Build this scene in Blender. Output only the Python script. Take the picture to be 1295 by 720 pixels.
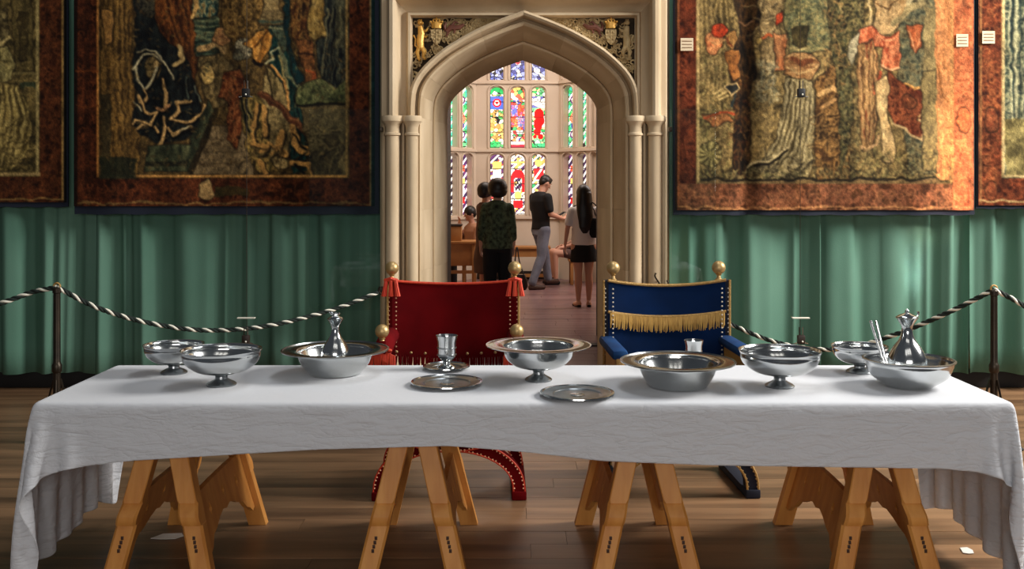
import bpy, bmesh, math, random
import numpy as np
from mathutils import Vector, Matrix, geometry
PI = math.pi
for _o in list(bpy.data.objects): bpy.data.objects.remove(_o)
SC = bpy.context.scene
COL = SC.collection
FPX, HX, HY, CAMZ = 1240.0, 647.5, 236.0, 1.6
# ------------------------------------------------------------------ camera
cam_d = bpy.data.cameras.new('camera'); cam = bpy.data.objects.new('camera', cam_d); COL.objects.link(cam)
cam.location = (0, 0, CAMZ); cam.rotation_euler = (PI/2, 0, 0)
cam_d.sensor_width = 36; cam_d.lens = 36*FPX/1295; cam_d.shift_y = -(360-HY)/1295; cam_d.clip_start = 0.1
SC.camera = cam
SC.view_settings.view_transform = 'Standard'; SC.view_settings.look = 'None'
SC.view_settings.gamma = 1; SC.view_settings.exposure = 0.0
# ------------------------------------------------------------------ world and lights
W = bpy.data.worlds.new('world'); SC.world = W; W.use_nodes = True
W.node_tree.nodes['Background'].inputs[0].default_value = (.80, .88, 1.0, 1)
W.node_tree.nodes['Background'].inputs[1].default_value = 0.065
def area(name, loc, target, sx, sy, power, color=(1, 1, 1), spread=180):
    l = bpy.data.lights.new(name, 'AREA'); l.shape = 'RECTANGLE'; l.size = sx; l.size_y = sy
    l.energy = power; l.color = color; l.spread = math.radians(spread)
    o = bpy.data.objects.new(name, l); COL.objects.link(o); o.location = loc
    o.rotation_euler = (Vector(target)-Vector(loc)).to_track_quat('-Z', 'Y').to_euler()
    return o
for _k in (-1, 0, 1):   # three tall window lights in the right wall
    area('window_light_right', (6.4, 5.0+_k*.95, 4.5), (0.4, 5.1+_k*.5, 0.9), .58, 2.6, 260, (1.0, .97, .93))
area('window_light_overhead', (1.0, 5.4, 6.6), (0.4, 5.4, 0.5), 4.2, 1.2, 95, (.92, .96, 1.0))
for _k in (-1, 0, 1):   # west window behind the camera, with an added low fill
    area('window_light_front', (0.6+_k*1.7, -1.2, 7.2), (0.6+_k*.8, 6.3, 1.2), 1.1, 2.6, 14, (1.0, .95, .88))
    area('low_fill_front', (0.4+_k*1.6, -4.5, 2.5), (0.3+_k*1.2, 6.3, 1.3), 1.0, 2.0, 74, (1.0, .95, .91))  # added low fill for cloth front and legs, no doorway stands here
area('sun_patch_tapestry', (6.4, 1.6, 5.6), (3.40, 7.5, 1.78), 0.12, 0.55, 1.8, (1.0, .84, .70), 4)
area('sun_patch_curtain', (5.4, 1.5, 5.0), (3.17, 7.6, 0.98), 0.03, 0.26, .16, (.80, .95, 1.0), 1.5)
area('chamber_fill_light', (0.3, 14.2, 4.9), (0.2, 15.2, 0.5), 2.2, 2.0, 125, (1.0, .86, .76))  # added warm fill for the chamber, out of view, not a fitted lamp
area('chamber_window_light', (2.9, 14.4, 3.6), (0.0, 15.6, 1.6), 1.2, 2.0, 90, (1.0, .90, .86))
# ------------------------------------------------------------------ helpers
def srgb(c, a=1.0):
    r = []
    for v in c[:3]:
        v = v/255.0
        r.append(v/12.92 if v <= 0.04045 else ((v+0.055)/1.055)**2.4)
    return (*r, a)
def P(px, py, d):
    return Vector(((px-HX)*d/FPX, d, CAMZ-(py-HY)*d/FPX))
def X_(px, d): return (px-HX)*d/FPX
def Z_(py, d): return CAMZ-(py-HY)*d/FPX
def tag(o, label=None, cat=None, group=None, kind=None):
    if label: o['label'] = label
    if cat: o['category'] = cat
    if group: o['group'] = group
    if kind: o['kind'] = kind
    return o
def empty(name, loc=(0, 0, 0), rz=0, parent=None):
    o = bpy.data.objects.new(name, None); COL.objects.link(o)
    o.location = loc; o.rotation_euler = (0, 0, rz); o.empty_display_size = .1
    if parent: o.parent = parent
    return o
def link_mesh(name, me, m, parent=None, smooth=True, ang=0.6):
    if m: me.materials.append(m)
    if smooth:
        me.shade_smooth()
        if ang: me.set_sharp_from_angle(angle=ang)
    o = bpy.data.objects.new(name, me); COL.objects.link(o)
    if parent: o.parent = parent
    return o
class MB:
    def __init__(s): s.v = []; s.f = []
    def add(s, vs, fs):
        n = len(s.v); s.v += [tuple(v) for v in vs]; s.f += [tuple(i+n for i in f) for f in fs]; return s
    def box(s, c, sz, rot=None, bev=0):
        x, y, z = sz[0]/2, sz[1]/2, sz[2]/2
        if bev:
            b = min(bev, x*.9, y*.9, z*.9); pts = []
            bm = bmesh.new(); bmesh.ops.create_cube(bm, size=1)
            for v in bm.verts: v.co = Vector((v.co.x*2*x, v.co.y*2*y, v.co.z*2*z))
            bmesh.ops.bevel(bm, geom=list(bm.edges), offset=b, segments=2, affect='EDGES', profile=.5)
            bm.verts.ensure_lookup_table(); vs = [v.co.copy() for v in bm.verts]
            fs = [[v.index for v in f.verts] for f in bm.faces]; bm.free()
        else:
            vs = [Vector((i*x, j*y, k*z)) for i in (-1, 1) for j in (-1, 1) for k in (-1, 1)]
            fs = [(0, 1, 3, 2), (4, 6, 7, 5), (0, 4, 5, 1), (2, 3, 7, 6), (0, 2, 6, 4), (1, 5, 7, 3)]
        if rot is not None: vs = [rot @ v for v in vs]
        c = Vector(c); return s.add([v+c for v in vs], fs)
    def lathe(s, prof, c=(0, 0, 0), seg=32, rot=None, sx=1, sy=1):
        # prof: list of (r, z) ; r==0 ends are closed
        c = Vector(c); vs = []; fs = []; rings = []
        for r, z in prof:
            if r < 1e-6: rings.append([len(vs)]); vs.append(Vector((0, 0, z)))
            else:
                rings.append(list(range(len(vs), len(vs)+seg)))
                vs += [Vector((r*math.cos(2*PI*i/seg)*sx, r*math.sin(2*PI*i/seg)*sy, z)) for i in range(seg)]
        for a, b in zip(rings, rings[1:]):
            for i in range(seg):
                j = (i+1) % seg
                if len(a) == 1 and len(b) == 1: continue
                if len(a) == 1: fs.append((a[0], b[j], b[i]))
                elif len(b) == 1: fs.append((a[i], a[j], b[0]))
                else: fs.append((a[i], a[j], b[j], b[i]))
        if rot is not None: vs = [rot @ v for v in vs]
        return s.add([v+c for v in vs], fs)
    def ball(s, c, r, seg=16, rings=10, sc=(1, 1, 1)):
        pr = [(math.sin(PI*i/rings)*r, -math.cos(PI*i/rings)*r) for i in range(rings+1)]
        pr[0] = (0, -r); pr[-1] = (0, r)
        n = len(s.v); s.lathe(pr, (0, 0, 0), seg)
        s.v[n:] = [(v[0]*sc[0]+c[0], v[1]*sc[1]+c[1], v[2]*sc[2]+c[2]) for v in s.v[n:]]; return s
    def tube(s, pts, r, seg=8, cap=True, flat=1.0, up=(0, 0, 1)):
        pts = [Vector(p) for p in pts]; n = len(pts); R = r if hasattr(r, '__len__') else [r]*n
        vs = []; fs = []; prev = None
        for i, p in enumerate(pts):
            t = (pts[min(i+1, n-1)]-pts[max(i-1, 0)]).normalized()
            if prev is None:
                u = Vector(up)
                if abs(t.dot(u)) > .95: u = Vector((1, 0, 0))
                a = (u-t*u.dot(t)).normalized()
            else:
                a = prev-t*prev.dot(t)
                a = a.normalized() if a.length > 1e-6 else prev
            prev = a; b = t.cross(a)
            for k in range(seg):
                th = 2*PI*k/seg; vs.append(p+(a*math.cos(th)*flat+b*math.sin(th))*R[i])
        for i in range(n-1):
            for k in range(seg):
                l = (k+1) % seg; fs.append((i*seg+k, i*seg+l, (i+1)*seg+l, (i+1)*seg+k))
        if cap: fs.append(tuple(range(seg-1, -1, -1))); fs.append(tuple((n-1)*seg+k for k in range(seg)))
        return s.add(vs, fs)
    def prism(s, poly, t, fn, holes=()):
        # poly in 2D (a,b), extruded 0..t ; fn(a,b,c)->xyz
        loops = [list(poly)]+[list(h) for h in holes]
        flat = [p for l in loops for p in l]; n = len(flat)
        tris = geometry.tessellate_polygon([[Vector((p[0], p[1], 0)) for p in l] for l in loops])
        vs = [fn(p[0], p[1], 0) for p in flat]+[fn(p[0], p[1], t) for p in flat]
        fs = [tuple(tr) for tr in tris]+[tuple(i+n for i in reversed(tr)) for tr in tris]
        k = 0
        for l in loops:
            m = len(l)
            for i in range(m):
                j = (i+1) % m; fs.append((k+i, k+j, k+j+n, k+i+n))
            k += m
        return s.add(vs, fs)
    def loft(s, rings, cap=True):
        m = len(rings[0]); vs = [v for r in rings for v in r]; fs = []
        for i in range(len(rings)-1):
            for k in range(m):
                l = (k+1) % m; fs.append((i*m+k, i*m+l, (i+1)*m+l, (i+1)*m+k))
        if cap: fs.append(tuple(range(m-1, -1, -1))); fs.append(tuple((len(rings)-1)*m+k for k in range(m)))
        return s.add(vs, fs)
    def mesh(s, name='m', fix=True):
        me = bpy.data.meshes.new(name); me.from_pydata([tuple(v) for v in s.v], [], s.f)
        if fix:
            bm = bmesh.new(); bm.from_mesh(me); bmesh.ops.recalc_face_normals(bm, faces=bm.faces); bm.to_mesh(me); bm.free()
        me.update(); return me
    def build(s, name, m, parent=None, smooth=True, ang=0.6, fix=True):
        return link_mesh(name, s.mesh(name, fix), m, parent, smooth, ang)
def crom(pts, n):
    pts = [np.array(p, float) for p in pts]; q = [2*pts[0]-pts[1]]+pts+[2*pts[-1]-pts[-2]]; out = []
    for i in range(1, len(q)-2):
        for k in range(n):
            t = k/n; a, b, c, d = q[i-1], q[i], q[i+1], q[i+2]
            out.append(.5*((2*b)+(c-a)*t+(2*a-5*b+4*c-d)*t*t+(3*b-a-3*c+d)*t**3))
    out.append(pts[-1]); return [tuple(float(x) for x in o) for o in out]
# ------------------------------------------------------------------ materials
def mat(name, color, rough=.6, metal=0, noise=None, bump=0, bscale=30, stretch=(1, 1, 1), color2=None, nscale=5,
        sheen=0, rnd=0, attr=None, det=4, spec=.5, coat=0):
    m = bpy.data.materials.new(name); m.use_nodes = True; nt = m.node_tree; N = nt.nodes; L = nt.links
    b = N['Principled BSDF']; b.inputs['Roughness'].default_value = rough; b.inputs['Metallic'].default_value = metal
    b.inputs['Specular IOR Level'].default_value = spec
    if coat: b.inputs['Coat Weight'].default_value = coat; b.inputs['Coat Roughness'].default_value = .15
    if sheen: b.inputs['Sheen Weight'].default_value = sheen; b.inputs['Sheen Roughness'].default_value = .4
    b.inputs['Base Color'].default_value = srgb(color)
    tc = N.new('ShaderNodeTexCoord'); mp = N.new('ShaderNodeMapping'); mp.inputs['Scale'].default_value = stretch
    L.new(tc.outputs['Object'], mp.inputs[0])
    src = None
    if attr:
        a = N.new('ShaderNodeAttribute'); a.attribute_name = attr; src = a.outputs['Color']
    if color2:
        nz = N.new('ShaderNodeTexNoise'); nz.inputs['Scale'].default_value = nscale; nz.inputs['Detail'].default_value = det
        L.new(mp.outputs[0], nz.inputs['Vector'])
        cr = N.new('ShaderNodeValToRGB'); cr.color_ramp.elements[0].position = .3; cr.color_ramp.elements[1].position = .7
        cr.color_ramp.elements[0].color = srgb(color); cr.color_ramp.elements[1].color = srgb(color2)
        if rnd:
            oi = N.new('ShaderNodeObjectInfo'); ad = N.new('ShaderNodeVectorMath'); ad.operation = 'ADD'
            sc = N.new('ShaderNodeVectorMath'); sc.operation = 'SCALE'; sc.inputs[0].default_value = (13, 7, 31)
            L.new(oi.outputs['Random'], sc.inputs['Scale']); L.new(mp.outputs[0], ad.inputs[0]); L.new(sc.outputs[0], ad.inputs[1])
            L.new(ad.outputs[0], nz.inputs['Vector'])
        L.new(nz.outputs['Fac'], cr.inputs[0]); src = cr.outputs[0]
    if rnd and src is not None:
        oi = N.new('ShaderNodeObjectInfo'); mr = N.new('ShaderNodeMapRange')
        mr.inputs['To Min'].default_value = 1-rnd; mr.inputs['To Max'].default_value = 1+rnd
        hs = N.new('ShaderNodeHueSaturation'); L.new(oi.outputs['Random'], mr.inputs['Value'])
        L.new(mr.outputs[0], hs.inputs['Value']); L.new(src, hs.inputs['Color']); src = hs.outputs[0]
    if src is not None: L.new(src, b.inputs['Base Color'])
    if bump:
        n2 = N.new('ShaderNodeTexNoise'); n2.inputs['Scale'].default_value = bscale; n2.inputs['Detail'].default_value = 5
        L.new(mp.outputs[0], n2.inputs['Vector'])
        bp = N.new('ShaderNodeBump'); bp.inputs['Strength'].default_value = bump; bp.inputs['Distance'].default_value = .01
        L.new(n2.outputs['Fac'], bp.inputs['Height']); L.new(bp.outputs[0], b.inputs['Normal'])
    return m
M = {}
M['stone'] = mat('pale_stone', (180, 156, 122), .85, color2=(216, 194, 160), nscale=2.2, bump=.25, bscale=18, rnd=.02, stretch=(1, 1, .45), det=6)
M['stone_in'] = mat('chamber_stone', (200, 184, 164), .85, color2=(216, 200, 180), nscale=1.5, bump=.1, bscale=14)
M['plaster'] = mat('warm_plaster', (214, 176, 124), .9, color2=(228, 192, 142), nscale=1.2)
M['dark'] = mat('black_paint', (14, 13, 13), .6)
M['darkwood'] = mat('dark_oak', (34, 24, 18), .5, color2=(52, 38, 28), nscale=3, stretch=(1, 1, .1))
M['carve'] = mat('carved_stone_tan', (158, 130, 84), .7, color2=(204, 178, 128), nscale=14, bump=.4, bscale=60)
M['carve_dark'] = mat('carving_ground', (44, 34, 20), .9, color2=(70, 54, 34), nscale=20)
M['gilt'] = mat('gilding', (206, 150, 60), .42, .35, color2=(226, 176, 88), nscale=20, bump=.3, bscale=60)
M['maroon_carve'] = mat('maroon_paint', (92, 48, 36), .6, color2=(120, 70, 50), nscale=18)
M['curtain_l'] = mat('green_wool', (86, 124, 106), .95, color2=(102, 138, 120), nscale=1.5, spec=.2, bump=.12, bscale=160, stretch=(1, 1, .6))
M['curtain_r'] = M['curtain_l']
M['lining'] = mat('navy_lining', (12, 22, 40), .8)
M['silver'] = mat('silver', (216, 220, 222), .16, 1, color2=(194, 196, 194), nscale=5, bump=.03, bscale=40)
M['pewter'] = mat('dark_silver', (168, 172, 174), .28, 1, color2=(134, 138, 140), nscale=14, bump=.10, bscale=55)
M['brass'] = mat('aged_brass', (198, 168, 116), .42, .6, color2=(176, 146, 94), nscale=20)
M['bronze'] = mat('dark_bronze', (44, 38, 32), .4, .7, color2=(66, 56, 44), nscale=12)
M['red'] = mat('red_velvet', (78, 2, 6), .9, color2=(104, 5, 10), nscale=4, spec=.1)
M['red_b'] = mat('bright_red_velvet', (190, 30, 22), .8)
M['orange'] = mat('orange_silk', (214, 70, 34), .6, color2=(196, 52, 28), nscale=60, stretch=(1, 1, .1), bump=.3, bscale=120)
M['blue'] = mat('blue_velvet', (3, 26, 58), .9, color2=(4, 36, 80), nscale=4, spec=.15)
M['blue_b'] = mat('blue_arm_velvet', (6, 62, 112), .8, color2=(6, 44, 88), nscale=8, spec=.3)
M['navy'] = mat('navy_velvet', (8, 14, 34), .85)
M['goldtrim'] = mat('gold_braid', (190, 150, 84), .6, .15, color2=(160, 122, 62), nscale=90, bump=.6, bscale=150)
M['fringe'] = mat('gold_fringe', (214, 172, 92), .6, color2=(178, 136, 66), nscale=90, stretch=(1, 1, .05), bump=.5, bscale=160)
M['oak'] = mat('golden_oak', (190, 122, 52), .5, color2=(216, 152, 76), nscale=6, stretch=(3, 3, .35), bump=.1, bscale=30, det=6, rnd=.04)
M['wedge'] = mat('dark_wedge', (60, 34, 18), .6)
M['ropedark'] = mat('dark_green_rope', (22, 34, 28), .85)
M['ropelight'] = mat('cream_rope', (236, 232, 214), .8)
M['paper'] = mat('paper', (222, 218, 208), .8)
M['platetag'] = mat('label_cream', (226, 208, 176), .8, color2=(196, 172, 138), nscale=40, stretch=(.2, 1, 3))
M['skin'] = mat('skin', (196, 146, 122), .6)
M['browncloth'] = mat('brown_cloth', (84, 62, 56), .9)
M['tancloth'] = mat('tan_cloth', (160, 116, 88), .9)
M['hair'] = mat('black_hair', (20, 15, 14), .45)
M['hairbrown'] = mat('dark_brown_hair', (34, 24, 20), .5)
M['black_cloth'] = mat('black_cotton', (15, 15, 18), .9)
M['tee_white'] = mat('pale_grey_cotton', (226, 220, 216), .9, bump=.2, bscale=14)
M['jeans'] = mat('grey_denim', (96, 100, 114), .9, color2=(120, 124, 138), nscale=8)
M['greenprint'] = mat('dark_green_print', (14, 22, 16), .9, color2=(92, 108, 80), nscale=22, det=5)
M['boot'] = mat('brown_boot', (60, 36, 26), .6)
M['pinkcloth'] = mat('pink_cloth', (206, 150, 136), .9)
M['chamberwood'] = mat('chamber_wood', (150, 100, 50), .55, color2=(176, 122, 66), nscale=4)
def floor_mat(name, c1, c2, rough, rnd):
    m = mat(name, c1, rough, color2=c2, spec=.32, nscale=2.4, stretch=(.28, 2.6, 1), bump=.12, bscale=9, rnd=rnd, det=8)
    return m
M['plank'] = floor_mat('oak_floor', (84, 60, 42), (150, 114, 82), .36, .12)
M['plank_far'] = floor_mat('chamber_floor', (104, 78, 78), (140, 110, 110), .30, .05)
# ------------------------------------------------------------------ woven pictures (flat print carried as vertex colour)
def vnoise(h, w, cy, cx, rs):
    gh, gw = int(h/cy)+3, int(w/cx)+3; g = rs.rand(gh, gw)
    y = np.arange(h)/cy; x = np.arange(w)/cx; yi = y.astype(int); xi = x.astype(int)
    fy = (y-yi)[:, None]; fx = (x-xi)[None, :]; fy = fy*fy*(3-2*fy); fx = fx*fx*(3-2*fx)
    a = g[yi][:, xi]; b = g[yi][:, xi+1]; c = g[yi+1][:, xi]; d = g[yi+1][:, xi+1]
    return (a*(1-fx)+b*fx)*(1-fy)+(c*(1-fx)+d*fx)*fy
def fbm(h, w, cy, cx, rs, o=4):
    r = np.zeros((h, w)); a = 1; t = 0
    for i in range(o):
        r += a*vnoise(h, w, max(cy, 1.2), max(cx, 1.2), rs); t += a; a *= .6; cy /= 2; cx /= 2
    return r/t
class Canvas:
    def __init__(s, x0, y0, x1, y1, seed, k=1.0):
        s.x0, s.y0, s.k = x0, y0, k; s.w = int((x1-x0)*k)+1; s.h = int((y1-y0)*k)+1
        s.rs = np.random.RandomState(seed); s.c = np.zeros((s.h, s.w, 3))
        yy, xx = np.mgrid[0:s.h, 0:s.w]; s.X = xx/k+x0; s.Y = yy/k+y0
        # domain warp for hand-woven wobble
        s.wx = (fbm(s.h, s.w, 13, 13, s.rs, 2)-.5)*7; s.wy = (fbm(s.h, s.w, 13, 13, s.rs, 2)-.5)*7
    def warp(s, on): return (s.X+s.wx, s.Y+s.wy) if on else (s.X, s.Y)
    def inside(s, pts, on=True):
        X, Y = s.warp(on); m = np.zeros((s.h, s.w), bool); n = len(pts)
        for i in range(n):
            x1, y1 = pts[i]; x2, y2 = pts[(i+1) % n]
            if y1 == y2: continue
            c = ((y1 > Y) != (y2 > Y)) & (X < (x2-x1)*(Y-y1)/(y2-y1)+x1); m ^= c
        return m
    def put(s, m, col, a=1.0):
        col = np.asarray(col, float); mm = (m*a)[..., None] if m.dtype != bool else (m.astype(float)*a)[..., None]
        s.c = s.c*(1-mm)+col*mm
    def rect(s, x0, y0, x1, y1, col, a=1, on=False):
        X, Y = s.warp(on); s.put((X >= x0) & (X <= x1) & (Y >= y0) & (Y <= y1), col, a)
    def pal(s, m, cols, cy, cx, ct=2.2, a=1.0, ridge=False, dark=None):
        n = fbm(s.h, s.w, cy*s.k, cx*s.k, s.rs, 4)
        # follow the warp
        if ridge: n = 1-np.abs(n*2-1)*2
        n = np.clip((n-.5)*ct+.5, 0, .9999)*(len(cols)-1); i = n.astype(int); f = (n-i)[..., None]
        C = np.asarray(cols, float); col = C[i]*(1-f)+C[np.minimum(i+1, len(cols)-1)]*f
        mm = (m.astype(float)*a)[..., None]; s.c = s.c*(1-mm)+col*mm
    def poly(s, pts, cols, cy=8, cx=5, ct=2.4, a=1, outline=True):
        m = s.inside(pts); s.pal(m, cols, cy, cx, ct, a)
        if outline: s.line(list(pts)+[pts[0]], 1.3, (22, 17, 12), .6)
    def line(s, pts, w, col, a=1, on=True, taper=False):
        px = [p[0] for p in pts]; py = [p[1] for p in pts]; g = w/2+7; n = len(pts)-1
        a0 = max(int((min(px)-g-s.x0)*s.k), 0); a1 = min(int((max(px)+g-s.x0)*s.k)+1, s.w); b0 = max(int((min(py)-g-s.y0)*s.k), 0); b1 = min(int((max(py)+g-s.y0)*s.k)+1, s.h)
        if a1 <= a0 or b1 <= b0: return
        sl = (slice(b0, b1), slice(a0, a1)); X = s.X[sl]; Y = s.Y[sl]
        if on: X = X+s.wx[sl]; Y = Y+s.wy[sl]
        al = np.zeros(X.shape)
        for i in range(n):
            (x1, y1), (x2, y2) = pts[i], pts[i+1]; dx, dy = x2-x1, y2-y1; L = dx*dx+dy*dy+1e-9
            t = np.clip(((X-x1)*dx+(Y-y1)*dy)/L, 0, 1); d = np.hypot(X-x1-t*dx, Y-y1-t*dy)
            ww = w/2
            if taper: ww = w/2*(1-.75*(i+t)/n)
            al = np.maximum(al, np.clip(ww-d+.6, 0, 1))
        mm = (al*a)[..., None]; s.c[sl] = s.c[sl]*(1-mm)+np.asarray(col, float)*mm
    def ell(s, cx, cy, rx, ry, cols, a=1, outline=True, sc=4):
        X, Y = s.warp(True); r = ((X-cx)/rx)**2+((Y-cy)/ry)**2
        s.pal(r < 1, cols, sc, sc, 2.2, a)
        if outline: s.put(np.clip(1-np.abs(np.sqrt(r)-1)*min(rx, ry)/1.1, 0, 1), (24, 18, 12), .7)
    def folds(s, pts, lo, hi, n, seed=0, w=2.0, a=.75):
        # long drapery strokes running down inside a polygon given as left edge list / right edge list
        L, R = pts; rs = random.Random(seed)
        for k in range(n):
            t = (k+rs.uniform(.2, .8))/n; path = []
            for (l, r) in zip(L, R): path.append((l[0]+(r[0]-l[0])*t+rs.uniform(-1.5, 1.5), l[1]+(r[1]-l[1])*t+rs.uniform(-2, 2)))
            s.line(path, w*rs.uniform(.6, 1.3), hi if k % 2 == 0 else lo, a, taper=rs.random() < .5)
    def crumple(s, cx, cy, rx, ry, lo, hi, n, seed=0, w=1.8):
        rs = random.Random(seed)
        for k in range(n):
            x = cx+rs.uniform(-rx, rx); y = cy+rs.uniform(-ry, ry); path = [(x, y)]; an = rs.uniform(-.6, .6)+rs.choice([0, PI])
            for j in range(3): an += rs.uniform(-1.1, 1.1); l = rs.uniform(4, 9); x += math.cos(an)*l; y += math.sin(an)*l; path.append((x, y))
            s.line([(p[0]+1.2, p[1]+1.6) for p in path], w*1.2, lo, .55); s.line(path, w*.8, hi, .55, taper=True)
    def leaves(s, x0, y0, x1, y1, cols, n, seed=0, r=3):
        rs = random.Random(seed)
        for k in range(n):
            x = rs.uniform(x0, x1); y = rs.uniform(y0, y1); c = rs.choice(cols); an = rs.uniform(0, 2*PI)
            l = rs.uniform(.6, 1.4)*r; s.line([(x, y), (x+math.cos(an)*l, y+math.sin(an)*l)], rs.uniform(1.0, 2.0), c, .5)
    def scroll(s, x0, y0, x1, y1, col, n, seed=0, r=6):
        rs = random.Random(seed)
        for k in range(n):
            x = rs.uniform(x0, x1); y = rs.uniform(y0, y1); a0 = rs.uniform(0, 6); sg = rs.choice([-1, 1]); R = rs.uniform(.5, 1)*r
            s.line([(x+math.cos(a0+sg*t*.7)*R*(1-t/9), y+math.sin(a0+sg*t*.7)*R*(1-t/9)) for t in range(8)], 1.1, col, .7)
    def weave(s, amt=.12, tint=(1, 1, 1)):
        c = s.c; b = c.copy()
        for ax in (0, 1): b = (np.roll(b, 1, ax)+np.roll(b, -1, ax)+2*b)/4
        s.c = b; o = (fbm(s.h, s.w, 4, 3, s.rs, 2)-.5)*.55+(fbm(s.h, s.w, 20, 14, s.rs, 2)-.5)*.5; s.c = s.c*np.clip(1+o, .35, 1.7)[..., None]
        n = s.rs.rand(s.h, s.w); v = (1-amt)+2*amt*n; s.c *= v[..., None]
        s.c = np.clip(s.c*np.array(tint), 0, 255)
def grid_mesh(name, cv, dfun, m, parent=None, d0=7.5, relief=.0):
    """canvas -> mesh; each canvas pixel a vertex on a hanging cloth at about depth d0"""
    h, w = cv.h, cv.w; lum = cv.c.mean(2)/255
    Xw = (cv.X-HX)*d0/FPX; Zw = CAMZ-(cv.Y-HY)*d0/FPX
    Yw = d0+dfun(cv.X, cv.Y)-relief*lum
    co = np.stack([Xw, Yw, Zw], -1).reshape(-1, 3).astype('f')
    i = np.arange((h-1)*(w-1)); r = i//(w-1); c = i % (w-1); a = r*w+c
    q = np.stack([a, a+w, a+w+1, a+1], 1)
    me = bpy.data.meshes.new(name); me.vertices.add(h*w); me.vertices.foreach_set('co', co.ravel())
    me.loops.add(len(q)*4); me.loops.foreach_set('vertex_index', q.ravel().astype('i'))
    me.polygons.add(len(q)); me.polygons.foreach_set('loop_start', (np.arange(len(q))*4).astype('i'))
    me.update(calc_edges=True); me.validate()
    at = me.color_attributes.new('paint', 'FLOAT_COLOR', 'POINT')
    c = np.clip(cv.c, 0, 255)/255; lin = np.where(c <= .04045, c/12.92, ((c+.055)/1.055)**2.4)
    at.data.foreach_set('color', np.concatenate([lin, np.ones((h, w, 1))], -1).astype('f').ravel())
    return link_mesh(name, me, m, parent, True, None)
def border(c, x0, y0, x1, y1, cols, seed, outer=(196, 168, 120), line=(200, 150, 90)):
    m = (c.X >= x0) & (c.X <= x1) & (c.Y >= y0) & (c.Y <= y1); c.pal(m, cols, 9, 9, 2.6)
T_OCH = [(36, 28, 16), (74, 58, 34), (104, 84, 50), (128, 106, 66), (92, 72, 44)]
def tapestry_left():
    c = Canvas(93, -34, 474, 261, 3)
    c.pal(c.Y > -999, T_OCH, 12, 10, 2.6)
    c.pal(c.Y > -999, [(20, 16, 12), (120, 98, 60)], 4, 4, 3, .35)
    c.poly([(127, -34), (170, -34), (168, 60), (176, 130), (176, 222), (127, 222)], [(58, 42, 22), (98, 74, 38), (134, 104, 58), (80, 60, 32)], 12, 5, 2.6)
    c.folds(([(132, -20), (130, 60), (134, 140), (142, 215)], [(166, -20), (164, 60), (170, 140), (176, 215)]), (46, 34, 18), (136, 108, 62), 9, 1)
    c.poly([(130, 14), (145, 14), (142, 52), (131, 58)], [(150, 112, 62), (172, 130, 78)], 5, 5)
    c.rect(128, 118, 141, 200, (26, 30, 26), .6, True); c.rect(127, 200, 172, 222, (26, 34, 28), .8, True)
    c.poly([(186, -34), (246, -34), (252, 80), (246, 108), (215, 70), (196, 30)], [(44, 22, 12), (84, 46, 22), (120, 70, 34), (60, 32, 16)], 14, 5)
    c.folds(([(198, -10), (215, 30), (232, 80)], [(238, -10), (244, 40), (246, 90)]), (40, 20, 12), (132, 84, 44), 7, 2)
    c.poly([(170, -10), (192, 0), (200, 40), (222, 62), (240, 80), (250, 120), (254, 168), (232, 178), (206, 184), (176, 172), (166, 156), (174, 128), (166, 84), (172, 60)],
           [(8, 10, 14), (16, 20, 24), (30, 36, 38), (14, 16, 20)], 20, 6)
    c.ell(186, 6, 12, 16, [(30, 30, 28), (70, 68, 58), (16, 16, 16)])
    c.ell(193, 86, 11, 15, [(40, 36, 24), (96, 82, 52), (150, 130, 90)])
    c.ell(198, 82, 4, 5, [(176, 150, 104), (196, 170, 124)])
    CR, WH = (214, 176, 124), (190, 184, 160)
    for p, w, q in [([(168, 88), (180, 70), (192, 68), (206, 78)], 2.6, WH), ([(174, 66), (182, 62), (196, 66), (212, 84), (218, 100)], 1.8, WH),
        ([(171, 88), (176, 102), (184, 114), (192, 102), (199, 84)], 3, WH), ([(183, 114), (186, 126), (178, 130)], 2.4, CR), ([(207, 100), (208, 134)], 3, CR),
        ([(176, 120), (182, 138), (190, 144), (211, 136), (209, 118)], 3, CR), ([(172, 163), (178, 157), (194, 160), (198, 166)], 3, CR),
        ([(168, 156), (173, 150), (188, 158), (196, 144)], 3, CR), ([(203, 184), (209, 148)], 4, CR), ([(217, 149), (226, 142), (222, 130), (241, 129)], 3.4, CR),
        ([(216, 151), (237, 155), (254, 144), (256, 132)], 3.2, CR), ([(212, 162), (219, 172), (242, 161)], 4, CR), ([(196, 136), (204, 140), (214, 134)], 4, (200, 150, 110)),
        ([(236, 100), (238, 126)], 1.6, (90, 104, 100)), ([(226, 60), (232, 76), (222, 82)], 6, (190, 166, 120)), ([(246, 110), (252, 128)], 1.5, (120, 130, 120)),
        ([(178, 140), (172, 128)], 1.6, WH), ([(228, 168), (240, 160)], 2, WH)]:
        c.line([(a+1.6, b+2) for a, b in p], w+1, (6, 6, 8), .9); c.line(p, w, q, .95)
    c.poly([(243, 22), (276, 20), (278, 30), (276, 70), (248, 70)], [(22, 34, 32), (52, 68, 60), (84, 96, 80)], 3, 20, 3)
    for y in (26, 33, 40, 47): c.line([(245, y), (277, y)], 1.4, (128, 136, 108), .8)
    c.poly([(248, -34), (276, -34), (276, 20), (242, 22)], [(18, 44, 50), (56, 84, 84), (150, 150, 120), (120, 100, 66)], 8, 4, 3)
    c.line([(246, -6), (250, 10), (242, 20)], 6, (196, 160, 106))
    c.poly([(185, 184), (238, 184), (262, 122), (278, 122), (240, 216), (183, 216)], [(34, 40, 32), (62, 70, 54), (94, 98, 74)], 16, 5)
    c.line([(276, 132), (240, 216)], 6, (36, 30, 20), .8); c.line([(186, 206), (236, 206)], 6, (22, 22, 18), .8); c.scroll(188, 203, 238, 212, (90, 84, 60), 16, 3, 3)
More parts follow.
